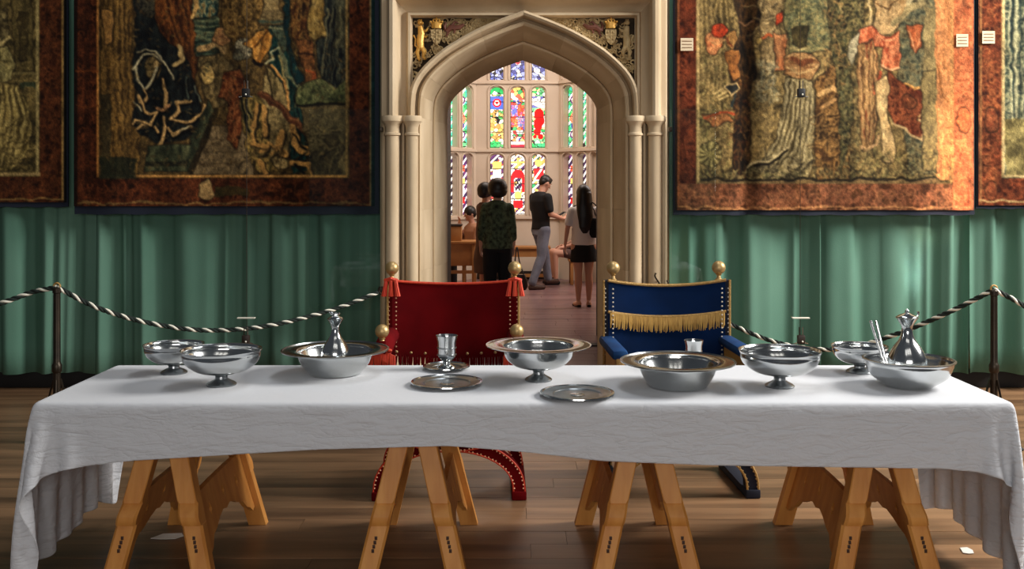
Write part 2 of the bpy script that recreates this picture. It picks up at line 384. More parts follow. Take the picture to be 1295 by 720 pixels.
    c.poly([(244, 218), (268, 160), (318, 158), (322, 222), (242, 222)], [(96, 82, 62), (124, 108, 84), (144, 126, 100)], 8, 8)
    for y in (176, 192, 207): c.line([(262-(y-160)*.4, y), (316, y)], 1, (70, 58, 42), .7)
    c.poly([(252, 72), (280, 66), (296, 84), (290, 130), (270, 136), (254, 112)], [(60, 52, 36), (104, 90, 62), (140, 122, 86)], 8, 5)
    c.ell(261, 93, 8, 15, [(190, 160, 100), (214, 184, 122), (90, 84, 60)]); c.line([(254, 60), (270, 56), (284, 64)], 8, (168, 140, 100)); c.ell(281, 48, 13, 13, [(120, 84, 56), (172, 134, 92), (150, 100, 70)])
    c.poly([(276, -34), (330, -34), (334, 26), (320, 46), (300, 60), (282, 40)], [(60, 46, 26), (112, 88, 50), (150, 122, 74), (80, 58, 32)], 7, 6)
    c.ell(308, 62, 11, 14, [(16, 16, 16), (190, 182, 160), (40, 40, 38)]); c.ell(301, 72, 6, 8, [(150, 150, 130), (60, 60, 54)])
    c.poly([(284, 92), (304, 88), (316, 112), (308, 160), (300, 188), (286, 176), (290, 130), (274, 122)], [(66, 30, 18), (112, 60, 34), (146, 92, 58), (50, 24, 14)], 8, 5)
    c.poly([(330, 38), (350, 34), (366, 70), (378, 120), (390, 168), (392, 214), (372, 220), (362, 150), (350, 104)], [(8, 26, 30), (14, 44, 48), (34, 66, 64), (8, 18, 22)], 20, 5)
    c.line([(352, 54), (366, 96), (388, 120)], 5, (104, 112, 92)); c.line([(358, 44), (366, 70), (384, 104)], 2, (90, 104, 96))
    c.poly([(338, 84), (352, 96), (364, 126), (368, 170), (366, 210), (330, 218), (324, 170), (330, 120)], [(90, 80, 54), (142, 126, 88), (176, 156, 112), (110, 96, 66)], 16, 5)
    c.line([(346, 84), (357, 98), (364, 118), (366, 140)], 3.4, (214, 158, 96)); c.line([(338, 86), (346, 128)], 2, (40, 32, 20)); c.line([(354, 72), (362, 100), (365, 112)], 2.4, (170, 156, 110))
    c.poly([(308, 56), (322, 44), (336, 35), (344, 46), (340, 66), (330, 82), (322, 80), (319, 62)], [(150, 98, 42), (196, 140, 70), (222, 168, 96)], 10, 5)
    c.line([(322, 60), (330, 50), (338, 38)], 2, (90, 56, 24)); c.line([(330, 52), (328, 78)], 1.6, (110, 70, 30)); c.line([(322, 78), (332, 82)], 5, (20, 14, 12))
    c.line([(352, 60), (342, 68), (346, 76), (338, 82)], 2.4, (190, 190, 160))
    c.poly([(304, 120), (330, 122), (342, 160), (340, 200), (352, 216), (330, 220), (318, 208), (310, 180)], [(60, 54, 30), (120, 104, 58), (172, 142, 84), (40, 34, 20)], 12, 4)
    for p, w in [([(326, 132), (318, 172), (324, 182)], 4), ([(334, 136), (336, 170)], 7), ([(320, 182), (336, 186), (332, 194)], 5), ([(356, 168), (352, 190), (362, 194)], 8), ([(370, 160), (374, 182), (388, 192)], 9), ([(372, 204), (390, 206), (394, 216)], 8), ([(330, 206), (336, 218)], 5), ([(340, 182), (350, 190), (342, 196)], 4)]:
        c.line([(a+2, b+2) for a, b in p], w+1.4, (24, 20, 14), .85); c.line(p, w, (204, 156, 92), .9)
    for p in [[(308, 124), (310, 150), (316, 168)], [(314, 126), (316, 150)]]: c.line(p, 3, (16, 20, 16)); c.line([(a+2.5, b) for a, b in p], 1.6, (140, 130, 90))
    c.line([(370, 170), (388, 192), (372, 200), (392, 204)], 2, (14, 16, 16)); c.line([(372, 206), (386, 220)], 2.5, (14, 16, 16)); c.crumple(345, 205, 40, 12, (30, 24, 16), (150, 130, 88), 14, 4)
    c.line([(330, 118), (352, 134), (388, 168)], 8, (78, 44, 28)); c.line([(330, 116), (352, 132), (386, 164)], 2, (120, 76, 50))
    c.poly([(332, -34), (354, -34), (354, 10), (364, 24), (366, 30), (328, 30), (334, 10)], [(110, 96, 70), (150, 132, 98), (84, 72, 50)], 4, 12)
    c.poly([(338, 30), (366, 30), (364, 60), (358, 66), (344, 40)], [(48, 62, 58), (90, 104, 90)], 4, 6)
    c.line([(328, 26), (366, 26)], 3, (70, 84, 76)); c.line([(340, 34), (362, 36)], 2.5, (150, 156, 130))
    c.poly([(356, -34), (366, -34), (368, 60), (386, 104), (376, 108), (362, 60)], [(12, 34, 44), (24, 56, 62)], 20, 4)
    c.poly([(366, -34), (396, -34), (396, 50), (386, 64), (372, 52), (366, 16)], [(60, 34, 20), (104, 68, 36), (146, 110, 62), (40, 24, 14)], 8, 4)
    c.poly([(374, 50), (394, 50), (398, 84), (400, 108), (386, 112), (384, 86)], [(90, 54, 30), (140, 92, 54), (60, 36, 20)], 8, 5); c.line([(376, 66), (396, 70)], 2, (40, 22, 14)); c.line([(386, 90), (396, 92), (396, 112)], 3, (150, 74, 40))
    c.poly([(392, -34), (412, -34), (412, 46), (398, 52), (390, 44)], [(110, 88, 46), (150, 126, 74), (176, 152, 98)], 10, 4)
    c.poly([(408, -34), (440, -34), (438, 104), (424, 112), (404, 98), (398, 54), (412, 48)], [(12, 16, 20), (30, 36, 38), (66, 70, 62), (10, 12, 16)], 26, 3.4, 3)
    c.folds(([(412, 10), (408, 60), (402, 96)], [(436, 10), (434, 60), (434, 104)]), (10, 12, 16), (128, 126, 100), 8, 5, 2)
    c.poly([(376, 112), (404, 98), (424, 112), (438, 100), (438, 130), (374, 132)], [(52, 60, 40), (90, 98, 66), (120, 122, 86)], 6, 5); c.rect(374, 131, 438, 134, (16, 18, 14), .9, True)
    c.poly([(380, 134), (438, 134), (438, 222), (396, 222), (388, 180)], [(56, 50, 36), (92, 82, 58), (112, 100, 72)], 12, 10)
    c.crumple(404, 166, 20, 8, (34, 28, 20), (150, 134, 98), 9, 7, 2); c.crumple(410, 194, 18, 10, (30, 24, 18), (128, 112, 80), 9, 8, 2); c.ell(420, 178, 10, 7, [(50, 42, 30), (100, 88, 62)])
    c.rect(424, -34, 438, 60, (110, 106, 78), .35, True)
    c.leaves(130, -30, 436, 220, [(150, 124, 78), (28, 20, 12), (96, 76, 44), (60, 44, 26)], 900, 9, 3.2)
    for (x0, y0, x1, y1) in [(93, -34, 124, 261), (93, 226, 474, 261), (442, -34, 474, 261)]:
        m = (c.X >= x0) & (c.X <= x1) & (c.Y >= y0) & (c.Y <= y1); c.pal(m, [(34, 16, 9), (66, 32, 18), (92, 48, 28), (58, 28, 16)], 9, 9, 2.6)
    c.scroll(98, -30, 120, 224, (122, 66, 38), 60, 11, 7); c.scroll(100, 230, 466, 256, (118, 66, 40), 90, 12, 8); c.scroll(446, -30, 466, 250, (104, 54, 32), 60, 13, 7)
    c.rect(107, -34, 114, 226, (30, 14, 8), .35); c.poly([(250, 234), (264, 228), (272, 246), (262, 252), (252, 250)], [(150, 124, 88), (176, 150, 110)], 5, 5); c.rect(272, 236, 316, 248, (60, 60, 34), .7, True)
    for x in (124, 438): c.rect(x-1, -34, x+1.6, 224, (198, 138, 78) if x == 124 else (150, 124, 80), .9)
    c.rect(170, 222, 438, 224.4, (214, 160, 96), .9); c.rect(127, 222, 172, 226, (46, 50, 38), .8)
    c.rect(468, -34, 470, 259, (150, 136, 104), .9); c.rect(97, 256, 472, 258.5, (140, 118, 78), .7, True); c.rect(470, -34, 480, 262, (14, 40, 48), 1); c.rect(92, -34, 97, 262, (16, 8, 6), .8)
    c.line([(96, 90), (124, 90)], 2, (150, 80, 40), .7); c.line([(96, 134), (124, 134)], 1.5, (120, 66, 34), .7)
    c.weave(tint=(.92, .86, .72)); return c
def tapestry_right():
    c = Canvas(854, -34, 1230, 266, 8)
    G = [(60, 52, 32), (112, 98, 62), (148, 130, 86), (172, 154, 108), (126, 108, 70)]
    c.pal(c.Y > -999, G, 12, 9, 2.6); c.pal(c.Y > -999, [(34, 28, 16), (176, 158, 110)], 3.5, 3.5, 3, .35)
    c.folds(([(886, -20), (886, 60), (890, 120)], [(926, -20), (922, 60), (926, 120)]), (88, 76, 44), (178, 160, 112), 12, 1, 2)
    c.leaves(884, 60, 930, 225, [(190, 174, 124), (70, 60, 34), (128, 128, 84)], 420, 2, 4)
    c.ell(903, 52, 12, 15, [(196, 122, 76), (216, 160, 112), (190, 104, 66)]); c.ell(909, 38, 11, 9, [(190, 62, 32), (212, 86, 48), (168, 48, 26)]); c.line([(896, 50), (906, 58), (918, 50)], 2, (220, 170, 120))
    c.poly([(916, 44), (930, 36), (936, 62), (926, 68)], [(150, 110, 62), (186, 148, 92)]); c.line([(920, 48), (926, 60)], 2, (120, 60, 34))
    c.poly([(926, -34), (960, -34), (962, 30), (952, 40), (956, 90), (948, 130), (952, 180), (946, 226), (926, 226), (930, 150), (922, 80), (936, 40)], [(16, 12, 8), (44, 32, 18), (74, 52, 28), (26, 18, 12)], 20, 6, 2.6)
    c.line([(935, 26), (944, 32), (952, 28)], 2, (120, 90, 66)); c.poly([(918, 66), (936, 62), (938, 96), (926, 100)], [(120, 76, 38), (160, 110, 60)]); c.leaves(926, 90, 950, 200, [(150, 110, 64), (90, 50, 26)], 90, 3, 4)
    c.poly([(918, 110), (930, 102), (936, 110), (924, 120)], [(26, 28, 28), (50, 52, 50)]); c.line([(918, 110), (930, 102), (936, 110), (924, 120), (918, 110)], 1.6, (214, 190, 140))
    for i in range(3): c.line([(904+i*3, 120+i*4), (916+i*2, 112+i*5)], 2.4, (204, 186, 134))
    c.line([(930, 118), (927, 134)], 3, (40, 50, 54)); c.poly([(888, 144), (916, 142), (930, 152), (900, 160)], [(150, 92, 58), (176, 130, 84)]); c.line([(892, 148), (914, 143), (928, 144)], 2.6, (168, 74, 44))
    c.ell(898, 196, 15, 16, [(90, 84, 52), (150, 142, 96), (120, 112, 70)]); rs = random.Random(4)
    for k in range(44):
        a = k*2*PI/22; r = 6 if k < 22 else 11; c.line([(898+math.cos(a)*r, 196+math.sin(a)*r), (898+math.cos(a)*(r+4), 196+math.sin(a)*(r+4))], 1.5, (186, 176, 126) if k % 2 else (66, 60, 36), .9)
    c.poly([(960, -34), (990, -34), (986, 90), (964, 90), (960, 30)], [(110, 96, 66), (160, 140, 100), (190, 172, 130)], 5, 4); c.crumple(972, 10, 12, 40, (70, 60, 40), (206, 190, 150), 22, 6, 1.6)
    c.poly([(980, 20), (990, 14), (992, 26), (984, 32)], [(190, 66, 36), (206, 84, 50)]); c.line([(962, 48), (976, 46)], 3, (196, 96, 54)); c.ell(960, 52, 5, 5, [(200, 176, 110), (150, 130, 80)]); c.poly([(978, 40), (994, 44), (994, 90), (980, 90)], [(176, 110, 70), (204, 150, 106)])
    c.leaves(958, 78, 984, 130, [(196, 190, 160), (60, 64, 56), (140, 144, 120)], 260, 7, 3.4)
    c.poly([(994, -34), (1050, -34), (1050, 64), (1000, 70), (992, 30)], [(70, 76, 56), (112, 118, 86), (150, 140, 96), (84, 96, 76)], 4, 8); c.leaves(994, -30, 1046, 50, [(170, 160, 112), (60, 70, 56), (120, 130, 104)], 240, 8, 4)
    c.poly([(1000, 36), (1020, 34), (1018, 58), (1010, 62), (1001, 56)], [(50, 48, 30), (84, 76, 48)], 10, 4); c.line([(1000, 60), (1010, 64), (1024, 60)], 3, (176, 166, 120))
    c.poly([(990, 72), (1004, 66), (1028, 68), (1036, 80), (1028, 98), (1010, 104), (992, 96)], [(120, 84, 54), (160, 124, 84), (190, 156, 112)], 3, 10); c.line([(994, 84), (1010, 94), (1030, 86)], 2.4, (204, 176, 128)); c.line([(1002, 74), (1012, 80), (1026, 76)], 6, (110, 66, 42))
    c.poly([(994, 100), (1028, 100), (1030, 160), (1028, 214), (1020, 226), (980, 226), (950, 214), (966, 200), (980, 176), (988, 140)], [(96, 88, 62), (150, 142, 108), (186, 178, 140), (120, 112, 82)], 22, 4, 2.6)
    c.folds(([(996, 104), (990, 150), (972, 196), (948, 212)], [(1026, 104), (1026, 150), (1022, 190), (1012, 212)]), (62, 54, 34), (206, 198, 162), 13, 9, 2.4)
    c.crumple(990, 212, 38, 11, (28, 24, 16), (196, 186, 146), 24, 10, 2.6); c.line([(946, 212), (976, 206), (996, 192)], 3.4, (30, 26, 18)); c.line([(946, 209), (974, 203), (996, 188)], 2.4, (206, 196, 156))
    c.poly([(1030, 100), (1052, 84), (1072, 110), (1076, 226), (1032, 226)], [(70, 48, 28), (120, 90, 52), (160, 126, 78), (50, 36, 20)], 9, 6); c.crumple(1044, 180, 16, 36, (50, 36, 20), (196, 160, 104), 20, 11, 2)
    c.line([(1034, 122), (1052, 112), (1062, 116)], 6, (214, 178, 124)); c.line([(1040, 136), (1056, 126)], 5, (200, 160, 108)); c.ell(1062, 30, 10, 16, [(190, 130, 78), (214, 158, 104)])
    c.poly([(1046, -34), (1098, -34), (1092, 40), (1076, 90), (1080, 150), (1064, 226), (1060, 120), (1050, 60)], [(44, 46, 34), (90, 88, 58), (134, 124, 84), (36, 34, 24)], 5, 4)
    c.leaves(1062, -30, 1100, 225, [(196, 176, 124), (30, 30, 24), (120, 126, 96), (72, 72, 50)], 520, 12, 4); c.leaves(1040, -30, 1070, 110, [(206, 160, 104), (60, 52, 34)], 140, 13, 4)
    c.poly([(1140, -34), (1184, -34), (1184, 220), (1150, 220), (1136, 110), (1136, 20)], [(58, 64, 54), (92, 98, 82), (130, 124, 94), (60, 58, 44)], 7, 6)
    c.poly([(1168, 10), (1184, 10), (1184, 90), (1168, 90)], [(130, 118, 84), (150, 138, 100)], 30, 3, 2, .9, False)
    c.poly([(1104, -34), (1152, -34), (1146, 12), (1138, 34), (1120, 46), (1106, 34), (1108, 10)], [(168, 142, 104), (198, 174, 132), (150, 122, 84)], 12, 8, 2)
    c.line([(1100, -4), (1103, 34)], 3, (206, 188, 144)); c.line([(1110, 4), (1124, 10), (1140, -4)], 2, (96, 72, 44)); c.line([(1148, 6), (1154, -10), (1164, 0)], 6, (180, 172, 140)); c.line([(1132, 30), (1148, 12), (1166, 4)], 8, (150, 140, 106))
    c.poly([(1086, 40), (1104, 32), (1122, 46), (1140, 38), (1138, 88), (1126, 90), (1116, 84), (1118, 60), (1108, 56), (1092, 96), (1084, 60)], [(160, 80, 52), (190, 108, 76), (210, 140, 104), (140, 64, 42)], 12, 5)
    c.line([(1118, 82), (1128, 88), (1138, 86)], 2.4, (226, 188, 150)); c.line([(1106, 36), (1118, 50), (1136, 42)], 2, (120, 54, 36)); c.line([(1112, 44), (1122, 52), (1134, 48)], 1.6, (222, 160, 124))
    c.poly([(1076, 50), (1088, 42), (1086, 62), (1074, 84), (1070, 70)], [(150, 150, 130), (176, 172, 150)])
    c.poly([(1148, 32), (1167, 31), (1164, 58), (1157, 68), (1151, 62)], [(150, 78, 46), (186, 112, 74)]); c.line([(1150, 40), (1155, 64), (1163, 50)], 1.5, (214, 160, 120))
    c.poly([(1084, 60), (1104, 50), (1114, 80), (1112, 120), (1104, 190), (1090, 190), (1086, 140)], [(96, 70, 44), (150, 120, 80), (176, 148, 104), (120, 66, 42)], 20, 3.5)
    c.folds(([(1086, 64), (1088, 120), (1092, 184)], [(1112, 64), (1112, 120), (1108, 184)]), (74, 52, 32), (196, 160, 116), 8, 14, 2); c.line([(1114, 90), (1106, 120)], 3, (176, 82, 54))
    c.poly([(1122, 88), (1146, 110), (1176, 114), (1180, 140), (1170, 152), (1166, 178), (1146, 164), (1132, 156), (1120, 130)], [(84, 38, 24), (120, 62, 40), (148, 86, 56), (66, 28, 18)], 8, 6)
    c.line([(1130, 156), (1146, 164), (1164, 178), (1168, 156), (1160, 152)], 2.6, (220, 196, 150)); c.line([(1168, 114), (1178, 128), (1172, 142), (1160, 148)], 2.4, (206, 176, 124)); c.line([(1144, 106), (1156, 112), (1168, 108)], 3, (196, 150, 90)); c.ell(1150, 128, 9, 10, [(90, 44, 28), (150, 92, 60)])
    c.poly([(1106, 104), (1120, 94), (1126, 116), (1122, 140), (1128, 170), (1136, 200), (1128, 210), (1118, 204), (1116, 170), (1108, 140)], [(186, 160, 116), (210, 190, 146)], 14, 8, 1.6)
    c.line([(1088, 184), (1096, 190), (1110, 184), (1112, 172)], 4, (216, 180, 136)); c.poly([(1166, 92), (1182, 88), (1188, 150), (1188, 214), (1168, 214), (1164, 150)], [(130, 118, 82), (158, 146, 106)], 14, 8, 1.8)
    c.leaves(1080, 190, 1184, 228, [(180, 162, 110), (44, 38, 24), (120, 120, 80)], 420, 15, 4)
    c.poly([(1182, -34), (1202, -34), (1202, 228), (1186, 228), (1184, 160)], [(188, 126, 80), (210, 150, 104), (198, 136, 90)], 30, 6, 1.6, 1, False)
    c.line([(1184, 84), (1192, 120), (1198, 130)], 1.5, (120, 80, 44)); c.line([(1186, 140), (1196, 220)], 3, (226, 176, 120), .6)
    c.leaves(884, 214, 1184, 228, [(190, 176, 124), (24, 22, 16), (110, 110, 76), (60, 52, 34)], 640, 16, 4); c.rect(884, 225, 1184, 228.5, (30, 26, 18), .9, True); c.rect(884, 228.5, 1186, 233, (120, 102, 72), .8, True)
    for (x0, y0, x1, y1, cc) in [(854, -34, 880, 266, [(50, 20, 12), (88, 40, 24), (112, 56, 36), (70, 30, 18)]), (856, 233, 1230, 266, [(74, 44, 28), (120, 76, 54), (146, 96, 72), (86, 56, 36)]), (1205, -34, 1230, 266, [(176, 96, 64), (204, 124, 88), (186, 104, 70)])]:  # orange of the right border holds the sun patch in its colour
        m = (c.X >= x0) & (c.X <= x1) & (c.Y >= y0) & (c.Y <= y1); c.pal(m, cc, 9, 9, 2.4)
    c.scroll(860, 66, 877, 226, (120, 64, 42), 46, 20, 7); c.scroll(862, 238, 1200, 262, (166, 116, 84), 90, 21, 8); c.scroll(1210, 62, 1226, 258, (226, 150, 104), 50, 22, 7); c.scroll(1210, -30, 1226, 40, (226, 150, 104), 22, 23, 7)
    c.ell(1217, 152, 8, 18, [(200, 110, 68), (214, 134, 90)])
    c.rect(881, -34, 884, 230, (196, 176, 130), .9); c.rect(1202, -34, 1205, 230, (200, 150, 100), .9); c.rect(857, -34, 859, 262, (150, 96, 60), .8); c.rect(857, 262, 1228, 264.5, (200, 150, 106), .9, True); c.rect(854, -34, 856.5, 266, (14, 12, 12), .9)
    c.line([(857, 141), (881, 141)], 1.4, (120, 90, 66), .7)
    c.weave(tint=(.88, .81, .70)); return c
def tapestry_far_left():
    c = Canvas(-130, -34, 84, 256, 12)
    c.pal(c.Y > -999, [(50, 44, 28), (92, 80, 50), (120, 104, 68), (74, 64, 42)], 10, 10, 2.4)
    c.poly([(14, -10), (40, -10), (42, 90), (18, 90)], [(66, 58, 36), (110, 96, 62)], 30, 4); c.poly([(22, 16), (34, 16), (34, 76), (24, 76)], [(50, 42, 26), (74, 64, 40)], 20, 4); c.line([(16, 92), (44, 92)], 3, (120, 108, 74)); c.rect(24, 104, 46, 112, (46, 56, 44), .9, True)
    c.poly([(-40, 60), (8, 58), (18, 80), (16, 100), (-6, 112), (-40, 110)], [(120, 112, 76), (160, 150, 108), (84, 76, 48)], 8, 5)
    c.poly([(-60, 108), (0, 104), (22, 108), (36, 134), (40, 170), (30, 204), (10, 216), (-60, 216)], [(84, 72, 42), (134, 118, 74), (168, 150, 100), (110, 94, 58)], 20, 7)
    c.folds(([(-6, 108), (-10, 150), (-16, 210)], [(24, 112), (38, 156), (24, 208)]), (60, 50, 30), (186, 168, 116), 10, 2, 2.6); c.crumple(8, 180, 26, 26, (56, 46, 26), (180, 162, 110), 18, 3, 2.4)
    c.poly([(-20, 20), (8, 10), (14, 44), (2, 58), (-20, 60)], [(60, 52, 36), (150, 136, 100)], 6, 5); c.line([(-4, 54), (12, 48)], 4, (176, 160, 118))
    c.leaves(-120, -30, 44, 216, [(150, 134, 90), (40, 34, 20), (96, 84, 54)], 520, 4, 4)
    for (x0, y0, x1, y1) in [(50, -34, 84, 256), (-130, 224, 84, 256)]:
        m = (c.X >= x0) & (c.X <= x1) & (c.Y >= y0) & (c.Y <= y1); c.pal(m, [(38, 18, 10), (70, 36, 20), (94, 52, 30), (60, 30, 18)], 9, 9, 2.4)
    c.scroll(54, -30, 76, 220, (116, 66, 40), 60, 5, 7); c.scroll(-120, 228, 76, 250, (110, 62, 38), 50, 6, 7)
    c.rect(45, -34, 48, 222, (170, 154, 112), .9); c.rect(-130, 219, 50, 222, (176, 152, 110), .9); c.rect(78, -34, 80.5, 253, (170, 140, 90), .9); c.rect(-130, 251, 81, 253, (170, 140, 90), .8, True); c.rect(81, -34, 85, 256, (10, 10, 12), 1)
    c.weave(tint=(.92, .88, .74)); return c
def tapestry_far_right():
    c = Canvas(1238, -34, 1440, 260, 15)
    c.pal(c.Y > -999, [(44, 54, 50), (96, 106, 92), (150, 150, 124), (70, 80, 70)], 10, 8, 2.8)
    c.crumple(1300, 70, 34, 80, (22, 34, 38), (190, 186, 160), 60, 1, 3); c.folds(([(1272, 0), (1274, 80), (1276, 150)], [(1330, 0), (1330, 80), (1320, 150)]), (24, 36, 40), (176, 176, 150), 12, 2, 3)
    c.poly([(1271, 150), (1340, 150), (1340, 222), (1271, 222)], [(84, 76, 48), (130, 120, 80), (150, 140, 98)], 12, 10, 2, .9, False)
    for (x0, y0, x1, y1) in [(1238, -34, 1267, 260), (1238, 226, 1440, 260)]:
        m = (c.X >= x0) & (c.X <= x1) & (c.Y >= y0) & (c.Y <= y1); c.pal(m, [(50, 22, 14), (92, 44, 28), (124, 66, 42), (76, 36, 22)], 8, 8, 2.4)
    c.scroll(1244, -30, 1264, 255, (160, 100, 64), 80, 3, 7); c.ell(1254, 152, 10, 16, [(96, 46, 30), (140, 84, 56)]); c.ell(1254, 242, 9, 12, [(96, 46, 30), (140, 84, 56)])
    c.rect(1267, -34, 1270, 224, (196, 176, 134), .9); c.rect(1267, 221.5, 1440, 224, (196, 176, 134), .9); c.rect(1240, -34, 1242, 257, (150, 110, 74), .8); c.rect(1240, 254, 1440, 256.5, (180, 160, 120), .9, True)
    c.weave(tint=(.95, .90, .78)); return c
# stained glass lights
def glass_canvas(kind, seed, hh=76, ww=17):
    k = 2.0; h, w = int(hh*k), int(ww*k); rs = np.random.RandomState(seed)
    yy, xx = np.mgrid[0:h, 0:w]; x = xx/k; y = yy/k
    def vor(n, cols, lead=.38):
        px = rs.rand(n)*ww; py = rs.rand(n)*hh; C = np.array([cols[i] for i in rs.randint(0, len(cols), n)], float)
        d = np.hypot(x[..., None]-px, y[..., None]-py); i = d.argmin(-1); ds = np.sort(d, -1); e = (ds[..., 1]-ds[..., 0]) < lead
        c = C[i]*.9+24; c[e] = (44, 40, 40); return c
    GR, WH, RD, BL, YE, PU, TE = (40, 190, 90), (250, 246, 236), (226, 30, 30), (70, 90, 200), (250, 214, 110), (96, 40, 110), (60, 200, 170)
    if kind == 'green_stripe':
        c = vor(70, [GR, TE, (90, 210, 120)]); s = ((y*1.0+x*1.1) % 15) < 4.5; c[s] = WH; c[((y+x*1.1) % 15 < .8)] = (20, 40, 24)
        for cy, col in ((17, PU), (60, PU)):
            r = np.hypot(x-ww/2, y-cy); c[r < ww*.30] = col; c[r < ww*.17] = WH
        r = np.abs(x-ww/2)+np.abs(y-40)*.8; c[r < ww*.42] = (220, 50, 40); m = (r < ww*.42) & (((x*1.3).astype(int)+(y).astype(int)) % 3 == 0); c[m] = (250, 200, 150)
        c[(np.hypot(x-ww/2, y-49) < ww*.2)] = (70, 50, 140)
    elif kind == 'green_plain':
        c = vor(50, [GR, TE, (90, 210, 140)]); c[((y+x*1.2) % 10) < 3] = WH
    elif kind == 'purple_stripe':
        c = vor(60, [(70, 24, 80), (96, 40, 100), (40, 20, 60)]); c[((y+x*1.1) % 10) < 3.6] = (246, 236, 240)
        for cy, col in ((18, (230, 90, 60)), (34, YE), (46, (200, 200, 220)), (58, RD)):
            c[(np.abs(x-ww/2) < ww*.26) & (np.abs(y-cy) < 4)] = col
    elif kind == 'purple_plain':
        c = vor(40, [(50, 20, 60), (30, 16, 30)]); c[((y+x*1.2) % 9) < 3.6] = WH
    elif kind == 'blue_top':
        c = vor(90, [(90, 100, 180), WH, (150, 160, 220), (60, 60, 120), WH], .5)
        c[np.hypot(x-ww/2, y-hh*.7) < 3] = (230, 60, 70)
    elif kind == 'beasts':
        c = vor(110, [(236, 200, 110), (250, 236, 200), (80, 180, 90), (210, 150, 70), WH, (236, 190, 90)])
        c[(y < 9)] = vor(60, [GR, WH])[(y < 9)]; m = (y > 11) & (y < 28); c[m] = (80, 110, 210); r = np.hypot(x-ww/2, y-19.5); c[r < 5.4] = RD; c[r < 3.4] = WH; c[r < 1.6] = RD
        m = y > 68; c[m] = vor(60, [GR, (90, 200, 110), WH])[m]
    elif kind == 'arms':
        c = vor(150, [(230, 60, 50), (80, 90, 190), (250, 220, 130), WH, (60, 170, 90), (240, 140, 80)])
        m = (y < 16); c[m] = vor(70, [YE, (230, 90, 60), WH, (60, 170, 90)])[m]
        m = (y > 22) & (y < 50); q = ((x > ww/2) ^ (y > 36)); c[m & q & (rs.rand(h, w) < .7)] = (226, 90, 60); c[m & ~q & (rs.rand(h, w) < .6)] = (110, 120, 210); c[(y > 68) & (y < 72)] = WH; c[y > 72] = (190, 50, 70)
    elif kind == 'red_beast':
        c = vor(100, [GR, WH, (120, 210, 140), (250, 230, 160)]); m = (y > 11) & (y < 26); c[m] = vor(60, [(90, 90, 170), (240, 210, 120), WH])[m]
        b = (np.hypot((x-9), (y-34)*.8) < 6) | (np.hypot(x-8, (y-46)*.7) < 5.5) | (np.hypot(x-7, (y-56)) < 4.4) | (np.hypot(x-11, (y-62)) < 3.4) | (np.hypot(x-12.5, (y-42)*.6) < 3.4) | (np.hypot(x-4, y-62) < 2.4); c[b] = (230, 24, 22)
        m = y > 70; c[m] = vor(60, [GR, (60, 200, 120)])[m]
    elif kind == 'shield_white':
        c = vor(90, [(90, 36, 100), WH, (60, 26, 70), (236, 190, 90), (200, 60, 60)]); c[((y+x) % 10) < 3] = WH
        c[(np.abs(x-ww/2) < 5.5) & (y > 9) & (y < 18)] = YE; c[(np.abs(x-ww/2) < 5) & (y > 19) & (y < 34)] = WH
        c[(np.abs(x-ww/2) < 5.5) & (y > 40) & (y < 50)] = RD; c[(np.abs(x-ww/2) < 5.5) & (y > 56) & (y < 66)] = YE
    elif kind == 'hat_red':
        c = vor(90, [(90, 36, 100), WH, (60, 26, 70), (226, 180, 80)]); c[((y+x) % 9) < 3] = WH
        c[(np.hypot((x-ww/2), (y-28)*.9) < 8) & (y < 30)] = (226, 20, 26); c[(np.abs(x-ww/2) > 4.6) & (y > 28) & (y < 48)] = (216, 24, 30)
        c[(np.abs(x-ww/2) < 4) & (y > 30) & (y < 46) & (((x*.5).astype(int)+(y*.35).astype(int)) % 2 == 0)] = (16, 14, 20)
        c[np.hypot(x-ww/2, (y-52)*.8) < 4.4] = YE; c[(np.abs(x-ww/2) < 5.6) & (y > 58) & (y < 68)] = (220, 30, 36); c[(np.abs(x-ww/2) < 1.2) & (y > 4) & (y < 16)] = YE; c[(np.abs(y-10) < 1.2)] = YE
    else:
        c = vor(90, [(90, 36, 100), WH, (40, 160, 90), (226, 180, 80), (60, 26, 70)]); c[((y+x) % 9) < 3] = WH
        c[np.hypot(x-ww/2, y-11) < 4.5] = YE; c[(np.abs(x-ww/2) < 6) & (y > 17) & (y < 32)] = (230, 36, 40); c[(np.abs(x-ww/2) < 6) & (y > 17) & (y < 32) & (np.abs(x-ww/2+(y-24)*.7) < 1.4)] = WH; c[(y > 50) & (y < 60) & (np.abs(x-ww/2) < 5)] = (40, 150, 90)
    e = (x < .7) | (x > ww-.7) | ((y.astype(int) % 19) == 18); c[e] = (20, 18, 20)
    return c
# ------------------------------------------------------------------ the hall: floor, wall, doorway
WALL = 7.85; X0 = 0.09
fl = MB().box((0, 9.9, -.06), (12, 15.2, .05)).build('floor', M['dark'], None, False); tag(fl, kind='structure')
rnd = random.Random(5); PLW = .165; y = 2.9; row = 0
while y < WALL-.01:
    yy = min(y+PLW, WALL); x = -5.2+rnd.uniform(-1.2, 0); lim = 5.2
    while x < lim:
        L = rnd.uniform(2.3, 3.6)
        if abs(x) < 4.9 or abs(x+L) < 4.9:
            MB().box((x+L/2, (y+yy)/2, -.015-rnd.uniform(0, .0012)), (L-.002, yy-y-.002, .03)).build('plank', M['plank'], fl, False, fix=False)
        x += L
    y = yy; row += 1
far = MB(); y = WALL
while y < 17.2:
    w = .19; x = -4.4+rnd.uniform(-1, 0)
    while x < 4.4:
        L = rnd.uniform(2.0, 3.4)
        if y < 9.9:
            a, b = max(x, -.67), min(x+L, .92)
            if b > a+.05: far.box(((a+b)/2, y+w/2, -.015), (b-a-.003, w-.004, .03))
        else: far.box((x+L/2, y+w/2, -.015-rnd.uniform(0, .001)), (L-.003, w-.004, .03))
        x += L
    y += w
